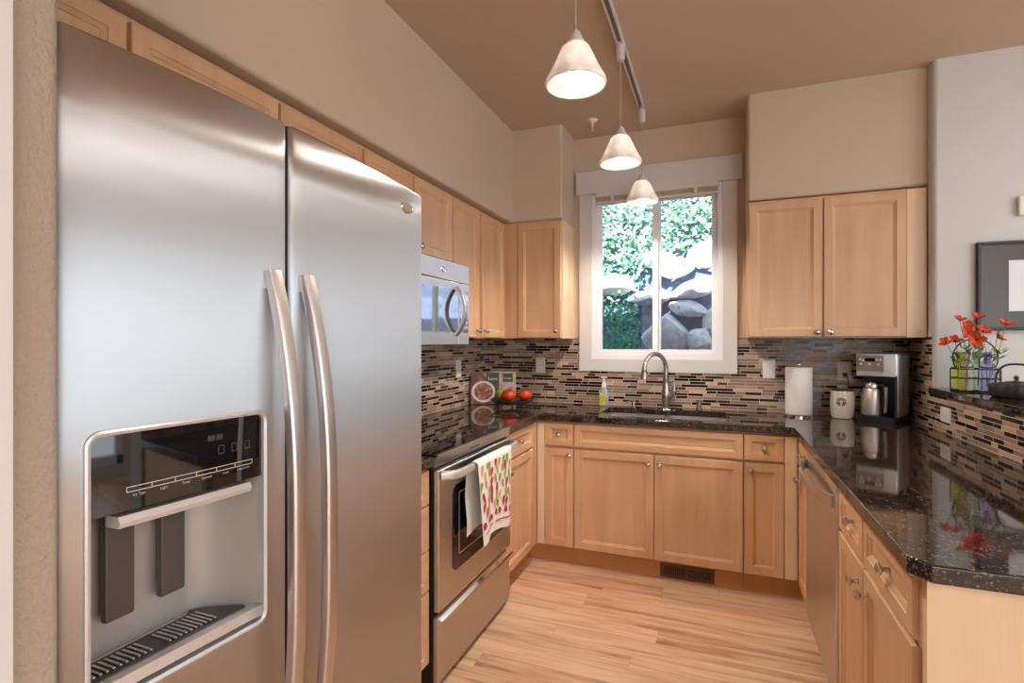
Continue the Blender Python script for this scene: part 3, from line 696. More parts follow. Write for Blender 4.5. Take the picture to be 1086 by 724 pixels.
# ------------------------------------------------------------------ upper cabinets
UZ1 = 2.176
def upper(label, loc, box, fronts, side, c, group=None):
    t = cabinet(label, loc, [box], 'wall_cabinet', 'cabinet', group)
    for a0, a1, b0, b1, kn in fronts: front(t, 'door', side, c, a0, a1, b0, b1, kn, 0.02)
    return t
X = 0.28
upper('low maple wall cabinet above the refrigerator', (0.15, -2.8, 1.81), (0.012, X, -3.28, -2.344, 1.81, UZ1), [(-3.276, -2.834, 1.815, 2.160, (-2.87, 1.84)), (-2.822, -2.350, 1.815, 2.160, (-2.79, 1.84))], '+x', X)
upper('maple wall cabinet between the refrigerator top and the microwave', (0.15, -2.1, 1.38), (0.012, X, -2.342, -1.897, 1.378, UZ1), [(-2.337, -1.907, 1.383, 2.160, (-2.30, 1.42))], '+x', X)
upper('short maple wall cabinet right above the microwave', (0.15, -1.5, 1.79), (0.012, X, -1.895, -1.108, 1.768, UZ1), [(-1.890, -1.516, 1.795, 2.160, (-1.55, 1.825)), (-1.503, -1.114, 1.795, 2.160, (-1.468, 1.825))], '+x', X)
upper('maple wall cabinet just right of the microwave', (0.15, -0.93, 1.38), (0.012, X, -1.106, -0.744, 1.378, UZ1), [(-1.102, -0.772, 1.383, 2.160, (-0.80, 1.425))], '+x', X)
t = upper('maple wall cabinet on the left wall, in the back corner', (0.15, -0.4, 1.38), (0.012, X, -0.742, -0.012, 1.378, UZ1), [(-0.714, -0.350, 1.383, 2.160, (-0.690, 1.425))], '+x', X)
t = upper('maple wall cabinet on the back wall, left of the window', (0.5, -0.15, 1.38), (X+0.002, 0.694, -0.305, -0.012, 1.378, UZ1), [(0.386, 0.690, 1.383, 2.160, (0.662, 1.43))], '-y', -0.305)
MB().box(X+0.004, 0.380, -0.317, -0.300, 1.380, 2.165).build('filler', M['wood'], t, smooth=False)
MB().box(0.690, 0.700, -0.308, -0.002, 1.378, 2.176).build('side_panel', M['woodp'], t, smooth=False)
t = upper('two door maple wall cabinet right of the window', (2.2, -0.15, 1.38), (1.832, 2.694, -0.305, -0.012, 1.378, UZ1), [(1.836, 2.211, 1.385, 2.160, (2.183, 1.41)), (2.218, 2.603, 1.385, 2.160, (2.247, 1.41))], '-y', -0.305)
MB().box(2.608, 2.694, -0.312, -0.300, 1.380, 2.170).build('filler', M['woodp'], t, smooth=False)

# ------------------------------------------------------------------ sink and faucet
s = thing('kitchen_sink', 'undermount double bowl stainless sink under the window', 'sink', (1.35, -0.34, 0.7))
for a, b, dz in ((SX0-0.004, SXM-0.010, 0.70), (SXM+0.010, SX1+0.004, 0.70)):
    mb = MB(); z1 = 0.875
    R = lambda d: rrect(a+d, b-d, SY0-0.004+d, SY1+0.004-d, max(0.012, 0.05-d*0.4), 5)
    mb.loft([[(x, y, z1) for x, y in R(-0.012)], [(x, y, z1) for x, y in R(0)], [(x, y, dz+0.03) for x, y in R(0.006)], [(x, y, dz+0.008) for x, y in R(0.016)], [(x, y, dz) for x, y in R(0.04)]], False, True)
    bo = mb.build('bowl', M['sink'], s)
    mb = MB(); mb.lathe([(0.045, 0.0), (0.045, 0.003), (0.03, 0.002), (0.0005, 0.001)], ((a+b)/2, (SY0+SY1)/2, dz), 24); mb.build('drain', M['chrome'], bo)
f = thing('faucet', 'tall gooseneck pull-down faucet in brushed nickel behind the sink', 'faucet', (1.345, -0.088, 0.914))
bx_, by_ = 1.345, -0.088
mb = MB(); mb.lathe([(0.031, 0.914), (0.031, 0.920), (0.023, 0.926), (0.022, 0.95), (0.027, 0.975), (0.029, 1.0), (0.026, 1.03), (0.0195, 1.07), (0.0175, 1.10), (0.0195, 1.105), (0.0195, 1.115), (0.0145, 1.118)], (bx_, by_, 0), 24, cap0=True, cap1=True); mb.build('body', M['faucet'], f)
dx, dy = -0.70, -0.714
pts = [(bx_, by_, 1.10), (bx_, by_, 1.15)]
Rn = 0.088
for i in range(1, 20):
    a = PI*i/20*1.06; q = Rn*(1-math.cos(a)); pts.append((bx_+dx*q, by_+dy*q, 1.178+Rn*1.12*math.sin(a)))
mb = MB(); mb.tube(pts, 0.0145, 14); mb.build('spout', M['faucet'], f)
p1 = Vector(pts[-1]); d1 = (Vector(pts[-1])-Vector(pts[-2])).normalized()
mb = MB(); mb.tube([p1-d1*0.004, p1+d1*0.004, p1+d1*0.008, p1+d1*0.03, p1+d1*0.06, p1+d1*0.066], [0.0165, 0.0185, 0.0165, 0.020, 0.0225, 0.018], 16); mb.build('spray_head', M['faucet'], f)
mb = MB(); mb.tube([(bx_+0.01, by_, 0.985), (bx_+0.035, by_-0.004, 1.005), (bx_+0.052, by_-0.008, 1.035)], [0.015, 0.017, 0.016], 14)
mb.tube([(bx_+0.052, by_-0.008, 1.03), (bx_+0.054, by_-0.008, 1.065), (bx_+0.050, by_-0.008, 1.10), (bx_+0.053, by_-0.008, 1.135)], [0.013, 0.008, 0.006, 0.0075], 12); mb.build('lever', M['faucet'], f)
def pump(name, label, x, y, tall):
    p = thing(name, label, 'dispenser', (x, y, 0.914)); mb = MB()
    if tall:
        mb.lathe([(0.021, 0.914), (0.021, 0.919), (0.016, 0.922), (0.016, 0.966), (0.018, 0.968), (0.018, 0.976), (0.0005, 0.978)], (x, y, 0), 20, cap0=True); mb.build('cap', M['faucet'], p)
    else:
        mb.lathe([(0.018, 0.914), (0.018, 0.920), (0.010, 0.926), (0.008, 0.948), (0.013, 0.950), (0.013, 0.962), (0.0005, 0.964)], (x, y, 0), 20, cap0=True); mb.build('collar', M['faucet'], p)
        mb = MB(); mb.tube([(x, y, 0.957), (x-0.02, y-0.02, 0.958), (x-0.04, y-0.038, 0.950)], [0.006, 0.0055, 0.005], 10); mb.build('nozzle', M['faucet'], p)
pump('soap_dispenser', 'short nickel soap pump on the worktop left of the faucet', 1.135, -0.085, False)
pump('air_gap_cap', 'small round nickel cap on the worktop right of the faucet', 1.552, -0.085, True)
# ------------------------------------------------------------------ track and pendants
TX = 1.228
t = thing('light_track', 'white ceiling light track running toward the window', 'light track', (TX, -1.5, 2.81))
mb = MB(); mb.box(TX-0.018, TX-0.010, -2.75, -0.40, 2.785, 2.8095, 0.001); mb.box(TX+0.010, TX+0.018, -2.75, -0.40, 2.785, 2.8095, 0.001); mb.box(TX-0.012, TX+0.012, -2.75, -0.40, 2.802, 2.8095); mb.build('rail', M['track'], t)
MB().box(TX-0.010, TX+0.010, -2.74, -0.42, 2.797, 2.802).build('contact_groove', plain('grey_groove', srgb(128, 122, 118), 0.5), t)
def pendant(y, label, zrim):
    L = (TX, y, zrim); p = thing('pendant_lamp', label, 'lamp', L, 'bell pendants on the ceiling track')
    mb = MB(); mb.lathe([(0.019, 2.800), (0.021, 2.790), (0.021, 2.722), (0.018, 2.712), (0.006, 2.708)], (TX, y, 0), 20, cap0=True, cap1=True); mb.build('track_adapter', M['track'], p)
    MB().tube([(TX, y, 2.712), (TX, y, zrim+0.18)], 0.0022, 8).build('cord', M['cord'], p)
    mb = MB(); mb.lathe([(0.004, zrim+0.187), (0.006, zrim+0.180), (0.016, zrim+0.174), (0.022, zrim+0.158), (0.030, zrim+0.142), (0.031, zrim+0.131), (0.020, zrim+0.122)], (TX, y, 0), 24, cap0=True, cap1=True); mb.build('socket_cap', M['track'], p)
    pr = [(0.024, 0.136), (0.038, 0.132), (0.047, 0.122), (0.058, 0.098), (0.071, 0.070), (0.086, 0.040), (0.098, 0.020), (0.101, 0.008), (0.098, 0.0)]
    mb = MB(); mb.lathe([(r_, zrim+h) for r_, h in pr], (TX, y, 0), 40)
    sh = mb.build('lamp_shade', M['shade'], p)
    md = sh.modifiers.new('thickness', 'SOLIDIFY'); md.thickness = 0.0035
    mb = MB(); mb.sphere((TX, y, zrim+0.026), 0.033, 24, 14); mb.lathe([(0.014, zrim+0.054), (0.013, zrim+0.125)], (TX, y, 0), 16); mb.build('bulb', M['bulb'], p)
    d = bpy.data.lights.new('pendant_light', 'SPOT'); d.energy = 42; d.color = (1, 0.90, 0.80); d.shadow_soft_size = 0.034; d.spot_size = math.radians(150); d.spot_blend = 0.6
    o = bpy.data.objects.new('pendant_light', d); COL.objects.link(o); o.parent = p; o.location = (0, 0, -0.010)
    d = bpy.data.lights.new('bulb_light', 'POINT'); d.energy = 2.4; d.color = (1, 0.90, 0.80); d.shadow_soft_size = 0.03
    o = bpy.data.objects.new('bulb_light', d); COL.objects.link(o); o.parent = p; o.location = (0, 0, 0.075)
pendant(-2.005, 'lit bell pendant nearest the refrigerator, largest of three', 2.203)
pendant(-1.150, 'lit bell pendant in the middle of the row of three', 2.212)
pendant(-0.380, 'lit bell pendant in front of the window, smallest of three', 2.214)
sp = thing('ceiling_sprinkler', 'small white sprinkler head on the ceiling left of the pendants', 'sprinkler', (0.90, -0.30, 2.80))
mb = MB(); mb.lathe([(0.033, 2.809), (0.031, 2.803), (0.014, 2.795), (0.008, 2.785), (0.008, 2.765)], (0.90, -0.30, 0), 20, cap0=True, cap1=True); mb.build('escutcheon', M['whiteplastic'], sp)
mb = MB(); mb.lathe([(0.004, 2.766), (0.004, 2.742), (0.013, 2.740), (0.013, 2.737)], (0.90, -0.30, 0), 14, cap0=True, cap1=True); mb.build('deflector', M['track'], sp)
# ------------------------------------------------------------------ outlets, switches, register
def outlet(name, label, cat, side, c, a, z, sw=False, horiz=False):
    f0 = FACES[side](c); f = (lambda p, q, n: f0(a+(q-z), z-(p-a), n)) if horiz else f0; P = f(a, z, 0); t = thing(name, label, cat, P)
    mb = MB(); R = rrect(a-0.036, a+0.036, z-0.058, z+0.058, 0.005, 3); R2 = rrect(a-0.033, a+0.033, z-0.055, z+0.055, 0.004, 3)
    mb.loft([[f(x, y, 0) for x, y in R], [f(x, y, 0.003) for x, y in R], [f(x, y, 0.006) for x, y in R2]]); mb.build('cover_plate', M['almond'] if side == '-y' and not sw else M['whiteplastic'], t)
    if sw:
        mb = MB(); mb.loft([[f(x, y, n) for x, y in rrect(a-0.016, a+0.016, z-0.033, z+0.033, 0.003, 2)] for n in (0.005, 0.0085)]); mb.build('rocker', M['whiteplastic'], t)
    else:
        for dz in (0.021, -0.021):
            mb = MB(); mb.loft([[f(x, y, n) for x, y in rrect(a-0.016, a+0.016, z+dz-0.014, z+dz+0.014, 0.008, 4)] for n in (0.005, 0.0075)]); rc = mb.build('receptacle', M['whiteplastic'], t)
            mb = MB()
            for da in (-0.006, 0.006): mb.loft([[f(x, y, n) for x, y in ((a+da-0.001, z+dz-0.003), (a+da+0.001, z+dz-0.003), (a+da+0.001, z+dz+0.006), (a+da-0.001, z+dz+0.006))] for n in (0.007, 0.0079)])
            mb.loft([[f(a+0.0022*math.cos(k*PI/4), z+dz-0.008+0.0022*math.sin(k*PI/4), n) for k in range(8)] for n in (0.007, 0.0079)])
            mb.build('slots', M['black'], rc)
    return t
outlet('wall_outlet', 'wall outlet on the back tile left of the window', 'outlet', '-y', -T, 0.445, 1.183)
outlet('wall_outlet', 'wall outlet on the left tile beside the cookbooks', 'outlet', '+x', T, -0.478, 1.172)
outlet('light_switch', 'white rocker switch on the tile right of the window', 'switch', '-y', -T, 1.967, 1.180, True)
outlet('wall_outlet', 'wall outlet with a black plug beside the coffee maker', 'outlet', '-y', -T, 2.377, 1.180)
outlet('wall_outlet', 'white outlet on the tile under the raised bar', 'outlet', '-x', 2.70-T, -0.575, 1.003, False, True)
th = thing('thermostat', 'white box on the pale wall above the framed picture', 'thermostat', (3.095, -0.386, 2.05))
MB().box(3.035, 3.15, -0.412, -0.3855, 1.975, 2.068, 0.006).build('housing', M['whiteplastic'], th)
MB().box(3.06, 3.125, -0.414, -0.411, 2.01, 2.05, 0.001).build('display', M['almond'], th)
v = thing('floor_register', 'brown slotted heating register in the toe kick under the sink cabinet', 'vent', (1.5, -0.565, 0.04))
brown = plain('brown_metal', srgb(112, 66, 40), 0.4, 0.3)
mb = MB()
mb.box(1.355, 1.648, -0.568, -0.5605, 0.006, 0.018, 0.001); mb.box(1.355, 1.648, -0.568, -0.5605, 0.070, 0.084, 0.001); mb.box(1.355, 1.375, -0.568, -0.5605, 0.018, 0.070, 0.001); mb.box(1.628, 1.648, -0.568, -0.5605, 0.018, 0.070, 0.001); mb.box(1.494, 1.508, -0.567, -0.5605, 0.018, 0.070, 0.001); mb.build('frame', brown, v)
MB().box(1.375, 1.628, -0.5625, -0.5605, 0.018, 0.070).build('backing', M['black'], v)
mb = MB()
for i in range(11):
    for x in (1.380+i*0.0105, 1.513+i*0.0105): mb.box(x, x+0.0028, -0.5665, -0.562, 0.018, 0.070)
mb.build('louvers', brown, v)
# ------------------------------------------------------------------ picture on the right wall
p = thing('framed_picture', 'framed picture with dark mat on the pale right wall', 'picture', (3.3, -0.386, 1.41))
PX0, PX1, PZ0, PZ1 = 2.874, 3.50, 1.412, 1.852
mb = MB(); fr = lambda d, n: [(PX0+d, -0.386-n, PZ0+d), (PX1-d, -0.386-n, PZ0+d), (PX1-d, -0.386-n, PZ1-d), (PX0+d, -0.386-n, PZ1-d)]
mb.loft([fr(0, 0), fr(0, 0.024), fr(0.002, 0.026), fr(0.012, 0.026), fr(0.014, 0.012)], False, False); mb.build('frame', M['black'], p)
MB().box(PX0+0.012, PX1-0.012, -0.396, -0.387, PZ0+0.012, PZ1-0.012).build('mat_board', plain('dark_mat', srgb(92, 88, 86), 0.22, spec=0.35), p)
MB().box(3.0, 3.374, -0.3985, -0.3955, 1.507, 1.757).build('print', plain('white_print', srgb(228, 232, 236), 0.3), p)
# ------------------------------------------------------------------ dish towel on the oven handle
def towel():
    t_loc = (0.72, -1.55, 0.84); mb = MB(); nY = 18
    path = []   # (x, z) down the back, over the bar, down the front
    for i in range(9): path.append((0.688+0.004*math.sin(i), 0.545+0.29*i/8))
    for i in range(1, 8): a = PI-PI*i/8; path.append((0.7235+0.0225*math.cos(a)*1.0, 0.846+0.014*math.sin(a)))
    for i in range(21): path.append((0.746+0.010*(i/20), 0.838-0.325*i/20))
    rings = []; F = {}
    for j, (x, z) in enumerate(path):
        row = []
        for i in range(nY+1):
            u = i/nY; dn = max(0, min(1, (0.86-z)/0.35))
            y = -1.735+0.375*u + (0.5-u)*0.055*dn - (0.02*dn if j < 9 else 0.0)
            wv = 0.006*math.sin(u*9+0.7)*dn+0.004*math.sin(u*17)*dn
            zz = z + (0.018*math.sin(u*5.0)-0.045*(0.5-u)*0.6)*dn*(1 if j > 14 else 0.4)
            row.append((x+wv*(1 if j > 14 else 0.3), y, zz))
        rings.append(row)
    mb.loft(rings, closed=False)
    cols = [srgb(196, 44, 40), srgb(122, 150, 50), srgb(150, 170, 70), srgb(190, 140, 90), srgb(170, 60, 60), srgb(200, 180, 80)]
    rr = random.Random(5)
    def at(u, w):   # u across, w 0..1 down the front
        j = 16+w*20; j0 = min(int(j), len(path)-2); fj = j-j0; i = u*nY; i0 = min(int(i), nY-1); fi = i-i0
        A = [Vector(rings[j0][i0]), Vector(rings[j0][i0+1]), Vector(rings[j0+1][i0]), Vector(rings[j0+1][i0+1])]
        q = A[0]*(1-fi)*(1-fj)+A[1]*fi*(1-fj)+A[2]*(1-fi)*fj+A[3]*fi*fj
        return q+Vector((0.0026, 0, 0))
    mats = [M['cloth']]+[plain('pepper_print', c_, 0.9) for c_ in cols]
    for row in range(7):
        for k in range(7):
            u = 0.07+0.135*k+rr.uniform(-0.045, 0.045)+(0.05 if row % 2 else 0); w = 0.05+0.118*row+rr.uniform(-0.02, 0.02)
            if u > 0.94: continue
            mb.mi = 1+rr.randrange(6); big = row == 6
            if big: mb.mi = 1
            ln, wd, an = rr.uniform(0.055, 0.085)*(0.7 if big else 1), (0.050 if big else 0.034), rr.uniform(-0.5, 0.5)+(1.2 if big else 0)
            top, bot = [], []
            for s_ in range(9):
                q = s_/8; c_ = (q-0.5); half = wd*math.sin(PI*min(1, q*0.9+0.1))**0.7*(1-q*0.55); bend = 0.03*(q-0.5)**2
                for lst, sg in ((top, 1), (bot, -1)):
                    a_, b_ = (bend+sg*half)*1.2, c_*ln*2
                    lst.append(at(min(0.99, max(0.01, u+a_*math.cos(an)-b_*math.sin(an)*0.8)), min(0.985, max(0.0, w+a_*math.sin(an)+b_*math.cos(an)))))
            for s_ in range(8): mb.face([mb.v(top[s_]), mb.v(top[s_+1]), mb.v(bot[s_+1]), mb.v(bot[s_])])
    mb.mi = 1
    for k in range(12):
        a, b = 0.06+0.072*k, 0.06+0.072*(k+1)
        if k in (4,): continue
        mb.face([mb.v(at(a, 0.86)), mb.v(at(b, 0.86)), mb.v(at(b, 0.88)), mb.v(at(a, 0.88))])
    o = mb.build('dish_towel', mats, loc=t_loc, ang=80)
    tag(o, 'white dish towel printed with red and green peppers over the oven handle', 'towel')
towel()
# ------------------------------------------------------------------ cookbooks and fruit in the back corner
def book(label, pa, pb, h, lean, cover, title, tsize, tt, lab_u, plate):
    A, B = Vector((pa[0], pa[1], 0.9145)), Vector((pb[0], pb[1], 0.9145)); w = (B-A).length; ux = (B-A).normalized()
    nrm = Vector((ux.y, -ux.x, 0)); up = (Vector((0, 0, 1))*math.cos(lean)-nrm*math.sin(lean)); nn = ux.cross(up) if False else (nrm*math.cos(lean)+Vector((0, 0, 1))*math.sin(lean))
    def f(a, b, n): return A+ux*a+up*b+nn*n
    bk = thing('cookbook', label, 'book', A)
    def bx(mb, a0, a1, b0, b1, n0, n1): mb.loft([[f(a0, b0, n), f(a1, b0, n), f(a1, b1, n), f(a0, b1, n)] for n in (n0, n1)])
    mb = MB(); bx(mb, 0, w, 0, h, 0, tt); mb.build('cover', cover, bk, smooth=False)
    mb = MB(); bx(mb, 0.003, w+0.0004, 0.003, h+0.0004, 0.003, tt-0.003); mb.build('pages', M['paper'], bk, smooth=False)
    cv = plain('dark_label', srgb(24, 34, 22), 0.4); a0, a1, b0, b1 = lab_u
    mb = MB(); bx(mb, a0, a1, b0, b1, tt, tt+0.0006); lb = mb.build('title_label', cv, bk, smooth=False)
    mb = MB(); xf = Matrix.Translation(f((a0+a1)/2, b0+(b1-b0)*0.42, tt+0.002)) @ Matrix(((ux.x, up.x, nn.x, 0), (ux.y, up.y, nn.y, 0), (ux.z, up.z, nn.z, 0), (0, 0, 0, 1)))
    text_into(mb, title, tsize, xf); mb.build('lettering', M['whiteplastic'], lb, smooth=False)
    if plate:
        ca, cb, ra, rb = plate; n = 40
        mb = MB(); mb.loft([[f(ca+ra*s_*math.cos(2*PI*i/n), cb+rb*s_*math.sin(2*PI*i/n), tt+q) for i in range(n)] for s_, q in ((1, 0.0003), (1, 0.0008), (0.82, 0.0007))]); mb.build('plate_print', plain('plate_white', srgb(226, 216, 208), 0.5), bk)
        k = NT('stew_print'); vo = k.n('ShaderNodeTexVoronoi'); vo.inputs['Scale'].default_value = 70; k.l(k.coord(), vo.inputs['Vector'])
        sc_ = k.n('ShaderNodeSeparateColor'); k.l(vo.outputs['Color'], sc_.inputs[0])
        k.set(Base_Color=k.ramp(sc_.outputs[0], [(0.0, srgb(84, 30, 22)), (0.4, srgb(150, 82, 58)), (0.75, srgb(206, 140, 108)), (1, srgb(120, 50, 36))]), Roughness=0.5)
        mb = MB(); mb.loft([[f(ca+ra*s_*math.cos(2*PI*i/n), cb+rb*s_*math.sin(2*PI*i/n), tt+q) for i in range(n)] for s_, q in ((0.80, 0.0007), (0.80, 0.0011), (0.7, 0.0012))]); mb.build('food_print', k.m, bk)
k = NT('cookbook_cover'); n_ = k.noise(k.coord(), 9, 2)
k.set(Base_Color=k.ramp(n_, [(0.3, srgb(40, 30, 26)), (0.46, srgb(110, 54, 36)), (0.56, srgb(206, 128, 84)), (0.68, srgb(120, 146, 60))]), Roughness=0.35)
book('cookbook titled Stews with a plate of stew, leaning in the back corner', (0.035, -0.335), (0.215, -0.245), 0.222, 0.16, k.m, 'Stews', 0.030, 0.016, (0.108, 0.2, 0.148, 0.216), (0.088, 0.086, 0.084, 0.076))
book('second cookbook with pale cover, tucked behind the one titled Stews', (0.14, -0.222), (0.305, -0.150), 0.226, 0.16, plain('pale_cover', srgb(196, 168, 148), 0.4, noise=0.3), 'Cooker', 0.018, 0.014, (0.085, 0.158, 0.15, 0.212), None)
b = thing('fruit_bowl', 'black wire fruit bowl on little feet beside the cookbooks', 'bowl', (0.375, -0.40, 0.914))
bc = (0.375, -0.40); mb = MB()
for R_, z in ((0.145, 0.968), (0.115, 0.950), (0.07, 0.940)):
    mb.tube([(bc[0]+R_*math.cos(2*PI*i/36), bc[1]+R_*math.sin(2*PI*i/36), z) for i in range(37)], 0.0042 if R_ > 0.14 else 0.003, 6)
for i in range(18):
    a = 2*PI*i/18; mb.tube([(bc[0]+q*math.cos(a), bc[1]+q*math.sin(a), z) for q, z in ((0.0, 0.9385), (0.07, 0.940), (0.115, 0.950), (0.145, 0.968))], 0.0026, 5)
mb.build('basket', M['wire'], b)
for a in (0.4, 1.97, 3.54, 5.1):
    MB().tube([(bc[0]+0.06*math.cos(a), bc[1]+0.06*math.sin(a), 0.940), (bc[0]+0.075*math.cos(a), bc[1]+0.075*math.sin(a), 0.9165)], 0.0035, 8).build('foot', M['wire'], b)
def tomato(label, x, y, z, r, mat=None, cat='tomato'):
    t = thing('tomato', label, cat, (x, y, z)); mb = MB(); n = 28
    rings = []
    for i in range(15):
        a = PI*i/14; q = max(1e-4, math.sin(a)); h = -math.cos(a)*0.82-0.10*math.exp(-((PI-a)/0.4)**2)
        rings.append([(x+r*q*(1+0.025*math.cos(5*2*PI*k/n))*math.cos(2*PI*k/n), y+r*q*(1+0.025*math.cos(5*2*PI*k/n))*math.sin(2*PI*k/n), z+r*h) for k in range(n)])
    mb.loft(rings); mb.build('skin', mat or M['tomato'], t)
    mb = MB(); zt = z+r*0.74
    for k in range(5):
        a = 2*PI*k/5; e = (x+0.022*math.cos(a), y+0.022*math.sin(a)); s_ = (-math.sin(a)*0.005, math.cos(a)*0.005); m_ = (x+0.012*math.cos(a), y+0.012*math.sin(a))
        mb.loft([[(x, y, zt-0.002), (m_[0]+s_[0], m_[1]+s_[1], zt+0.004), (e[0], e[1], zt+0.002), (m_[0]-s_[0], m_[1]-s_[1], zt+0.004)], [(x, y, zt+0.002), (m_[0]+s_[0], m_[1]+s_[1], zt+0.006), (e[0], e[1], zt+0.004), (m_[0]-s_[0], m_[1]-s_[1], zt+0.006)]])
    mb.tube([(x, y, zt), (x+0.008, y+0.002, zt+0.015), (x+0.024, y+0.004, zt+0.022)], 0.0028, 8); mb.build('stem', M['stem'], t)
tomato('red tomato on the left in the wire bowl, nearest the cookbooks', 0.352, -0.405, 0.995, 0.050)
tomato('red tomato on the right in the wire bowl', 0.452, -0.365, 0.997, 0.047)
mb = MB(); mb.sphere((0.272, -0.352, 0.992), 0.034, 20, 12, (1, 1, 1.15)); mb.tube([(0.272, -0.352, 1.028), (0.274, -0.352, 1.042)], 0.003, 6)
tag(mb.build('lime', M['lime'], loc=(0.272, -0.352, 0.955)), 'yellow green fruit left of the tomatoes in the wire bowl', 'fruit')
# ------------------------------------------------------------------ dish soap
b = thing('soap_bottle', 'clear pump bottle of dish soap with yellow label left of the sink', 'bottle', (0.935, -0.10, 0.914))
bx0, by0 = 0.935, -0.10
clear = plain('cloudy_plastic', srgb(176, 178, 180), 0.15)
def soapring(w, d, z): return [(bx0+x, by0+y, z) for x, y in rrect(-w, w, -d, d, min(w, d)*0.7, 4)]
mb = MB(); mb.loft([soapring(w, d, 0.9145+h) for w, d, h in ((0.028, 0.018, 0), (0.031, 0.020, 0.004), (0.031, 0.020, 0.07), (0.026, 0.018, 0.105), (0.014, 0.013, 0.125), (0.0125, 0.0125, 0.132))]); mb.build('bottle_body', clear, b)
k = NT('soap_label'); k.set(Base_Color=k.ramp(k.noise(k.coord(), 22, 2), [(0.4, srgb(190, 190, 60)), (0.6, srgb(226, 216, 120))]), Roughness=0.5)
mb = MB(); mb.loft([[(bx0+x, by0-0.0206, z) for x, z in rrect(-0.027, 0.012, 0.924, 1.005, 0.004, 2)], [(bx0+x, by0-0.0214, z) for x, z in rrect(-0.027, 0.012, 0.924, 1.005, 0.004, 2)]]); mb.build('label', k.m, b)
mb = MB(); mb.lathe([(0.0155, 1.044), (0.0155, 1.066), (0.011, 1.076), (0.005, 1.080), (0.005, 1.108)], (bx0, by0, 0), 18, cap0=True, cap1=True); mb.box(bx0-0.022, bx0+0.022, by0-0.007, by0+0.007, 1.107, 1.116, 0.003); mb.build('pump', M['whiteplastic'], b)
# ------------------------------------------------------------------ paper towel, canister, coffee maker
px, py = 2.113, -0.165
h = thing('paper_towel_holder', 'chrome paper towel stand right of the window', 'paper towel holder', (px, py, 0.914))
mb = MB(); mb.lathe([(0.082, 0.9145), (0.082, 0.922), (0.078, 0.926), (0.0005, 0.927)], (px, py, 0), 40, cap0=True); mb.build('base', M['chrome'], h)
mb = MB(); mb.tube([(px, py, 0.92), (px, py, 1.215)], 0.006, 12); mb.sphere((px, py, 1.222), 0.015, 18, 10, (1.3, 1.3, 0.9)); mb.build('pole', M['chrome'], h)
mb = MB(); mb.lathe([(0.019, 0.928), (0.070, 0.928), (0.0715, 0.932), (0.0715, 1.200), (0.070, 1.204), (0.019, 1.204), (0.019, 0.928)], (px, py, 0), 48)
tag(mb.build('paper_towel_roll', M['paper'], loc=(px, py, 0.928)), 'white paper towel roll on its stand', 'paper towel')
cx0, cy0 = 2.340, -0.155
c = thing('canister', 'cream ceramic canister with dark lid and round coffee logo', 'canister', (cx0, cy0, 0.914))
prof = [(0.052, 0.9145), (0.056, 0.918), (0.0605, 0.945), (0.0625, 0.99), (0.0615, 1.03), (0.0585, 1.065), (0.0575, 1.072), (0.052, 1.073)]
mb = MB(); mb.lathe(prof, (cx0, cy0, 0), 48, cap0=True, cap1=True); mb.build('jar', M['ceramic'], c)
mb = MB(); mb.lathe([(0.057, 1.0725), (0.0585, 1.075), (0.057, 1.082), (0.02, 1.085), (0.0005, 1.085)], (cx0, cy0, 0), 40, cap0=True); mb.build('lid', plain('dark_wood_lid', srgb(40, 26, 24), 0.4), c)
mb = MB(); ang0 = math.atan2(-3.70-cy0, 1.666-cx0)-0.10
def onj(u, v_):
    a = ang0+u/0.062; return (cx0+0.0634*math.cos(a), cy0+0.0634*math.sin(a), 1.012+v_)
def arcband(r0, r1, a0, a1, n=14, sy=1.0):
    for i in range(n):
        q0, q1 = a0+(a1-a0)*i/n, a0+(a1-a0)*(i+1)/n
        mb.face([mb.v(onj(r*math.cos(q), r*math.sin(q)*sy)) for r, q in ((r0, q0), (r1, q0), (r1, q1), (r0, q1))])
RL = 0.0245
arcband(RL*0.80, RL, 0.25, PI-0.25, 16); arcband(RL*0.78, RL, PI+0.35, PI*1.5-0.25, 8); arcband(RL*0.78, RL, PI*1.5+0.25, 2*PI-0.35, 8)
arcband(RL*0.80, RL, PI-0.18, PI+0.28, 6); arcband(RL*0.80, RL, -0.28, 0.18, 6)
arcband(RL*0.42, RL*0.66, 0.35, PI-0.35, 12); arcband(RL*0.30, RL*0.72, PI*0.98, PI*1.32, 6); arcband(RL*0.30, RL*0.72, -PI*0.32, PI*0.02, 6)
for u_ in (-0.0055, 0.0055):
    mb.face([mb.v(onj(u_+p_*1.3, q_)) for p_, q_ in ((-0.0012, -0.021), (0.0012, -0.021), (0.0012, -0.009), (-0.0012, -0.009))])
for u_ in (-0.0035, 0.0035): mb.face([mb.v(onj(u_+p_, 0.0+q_)) for p_, q_ in ((-0.0012, -0.001), (0.0012, -0.001), (0.0012, 0.001), (-0.0012, 0.001))])
mb.build('logo', plain('logo_ink', srgb(46, 44, 42), 0.4), c, smooth=False)
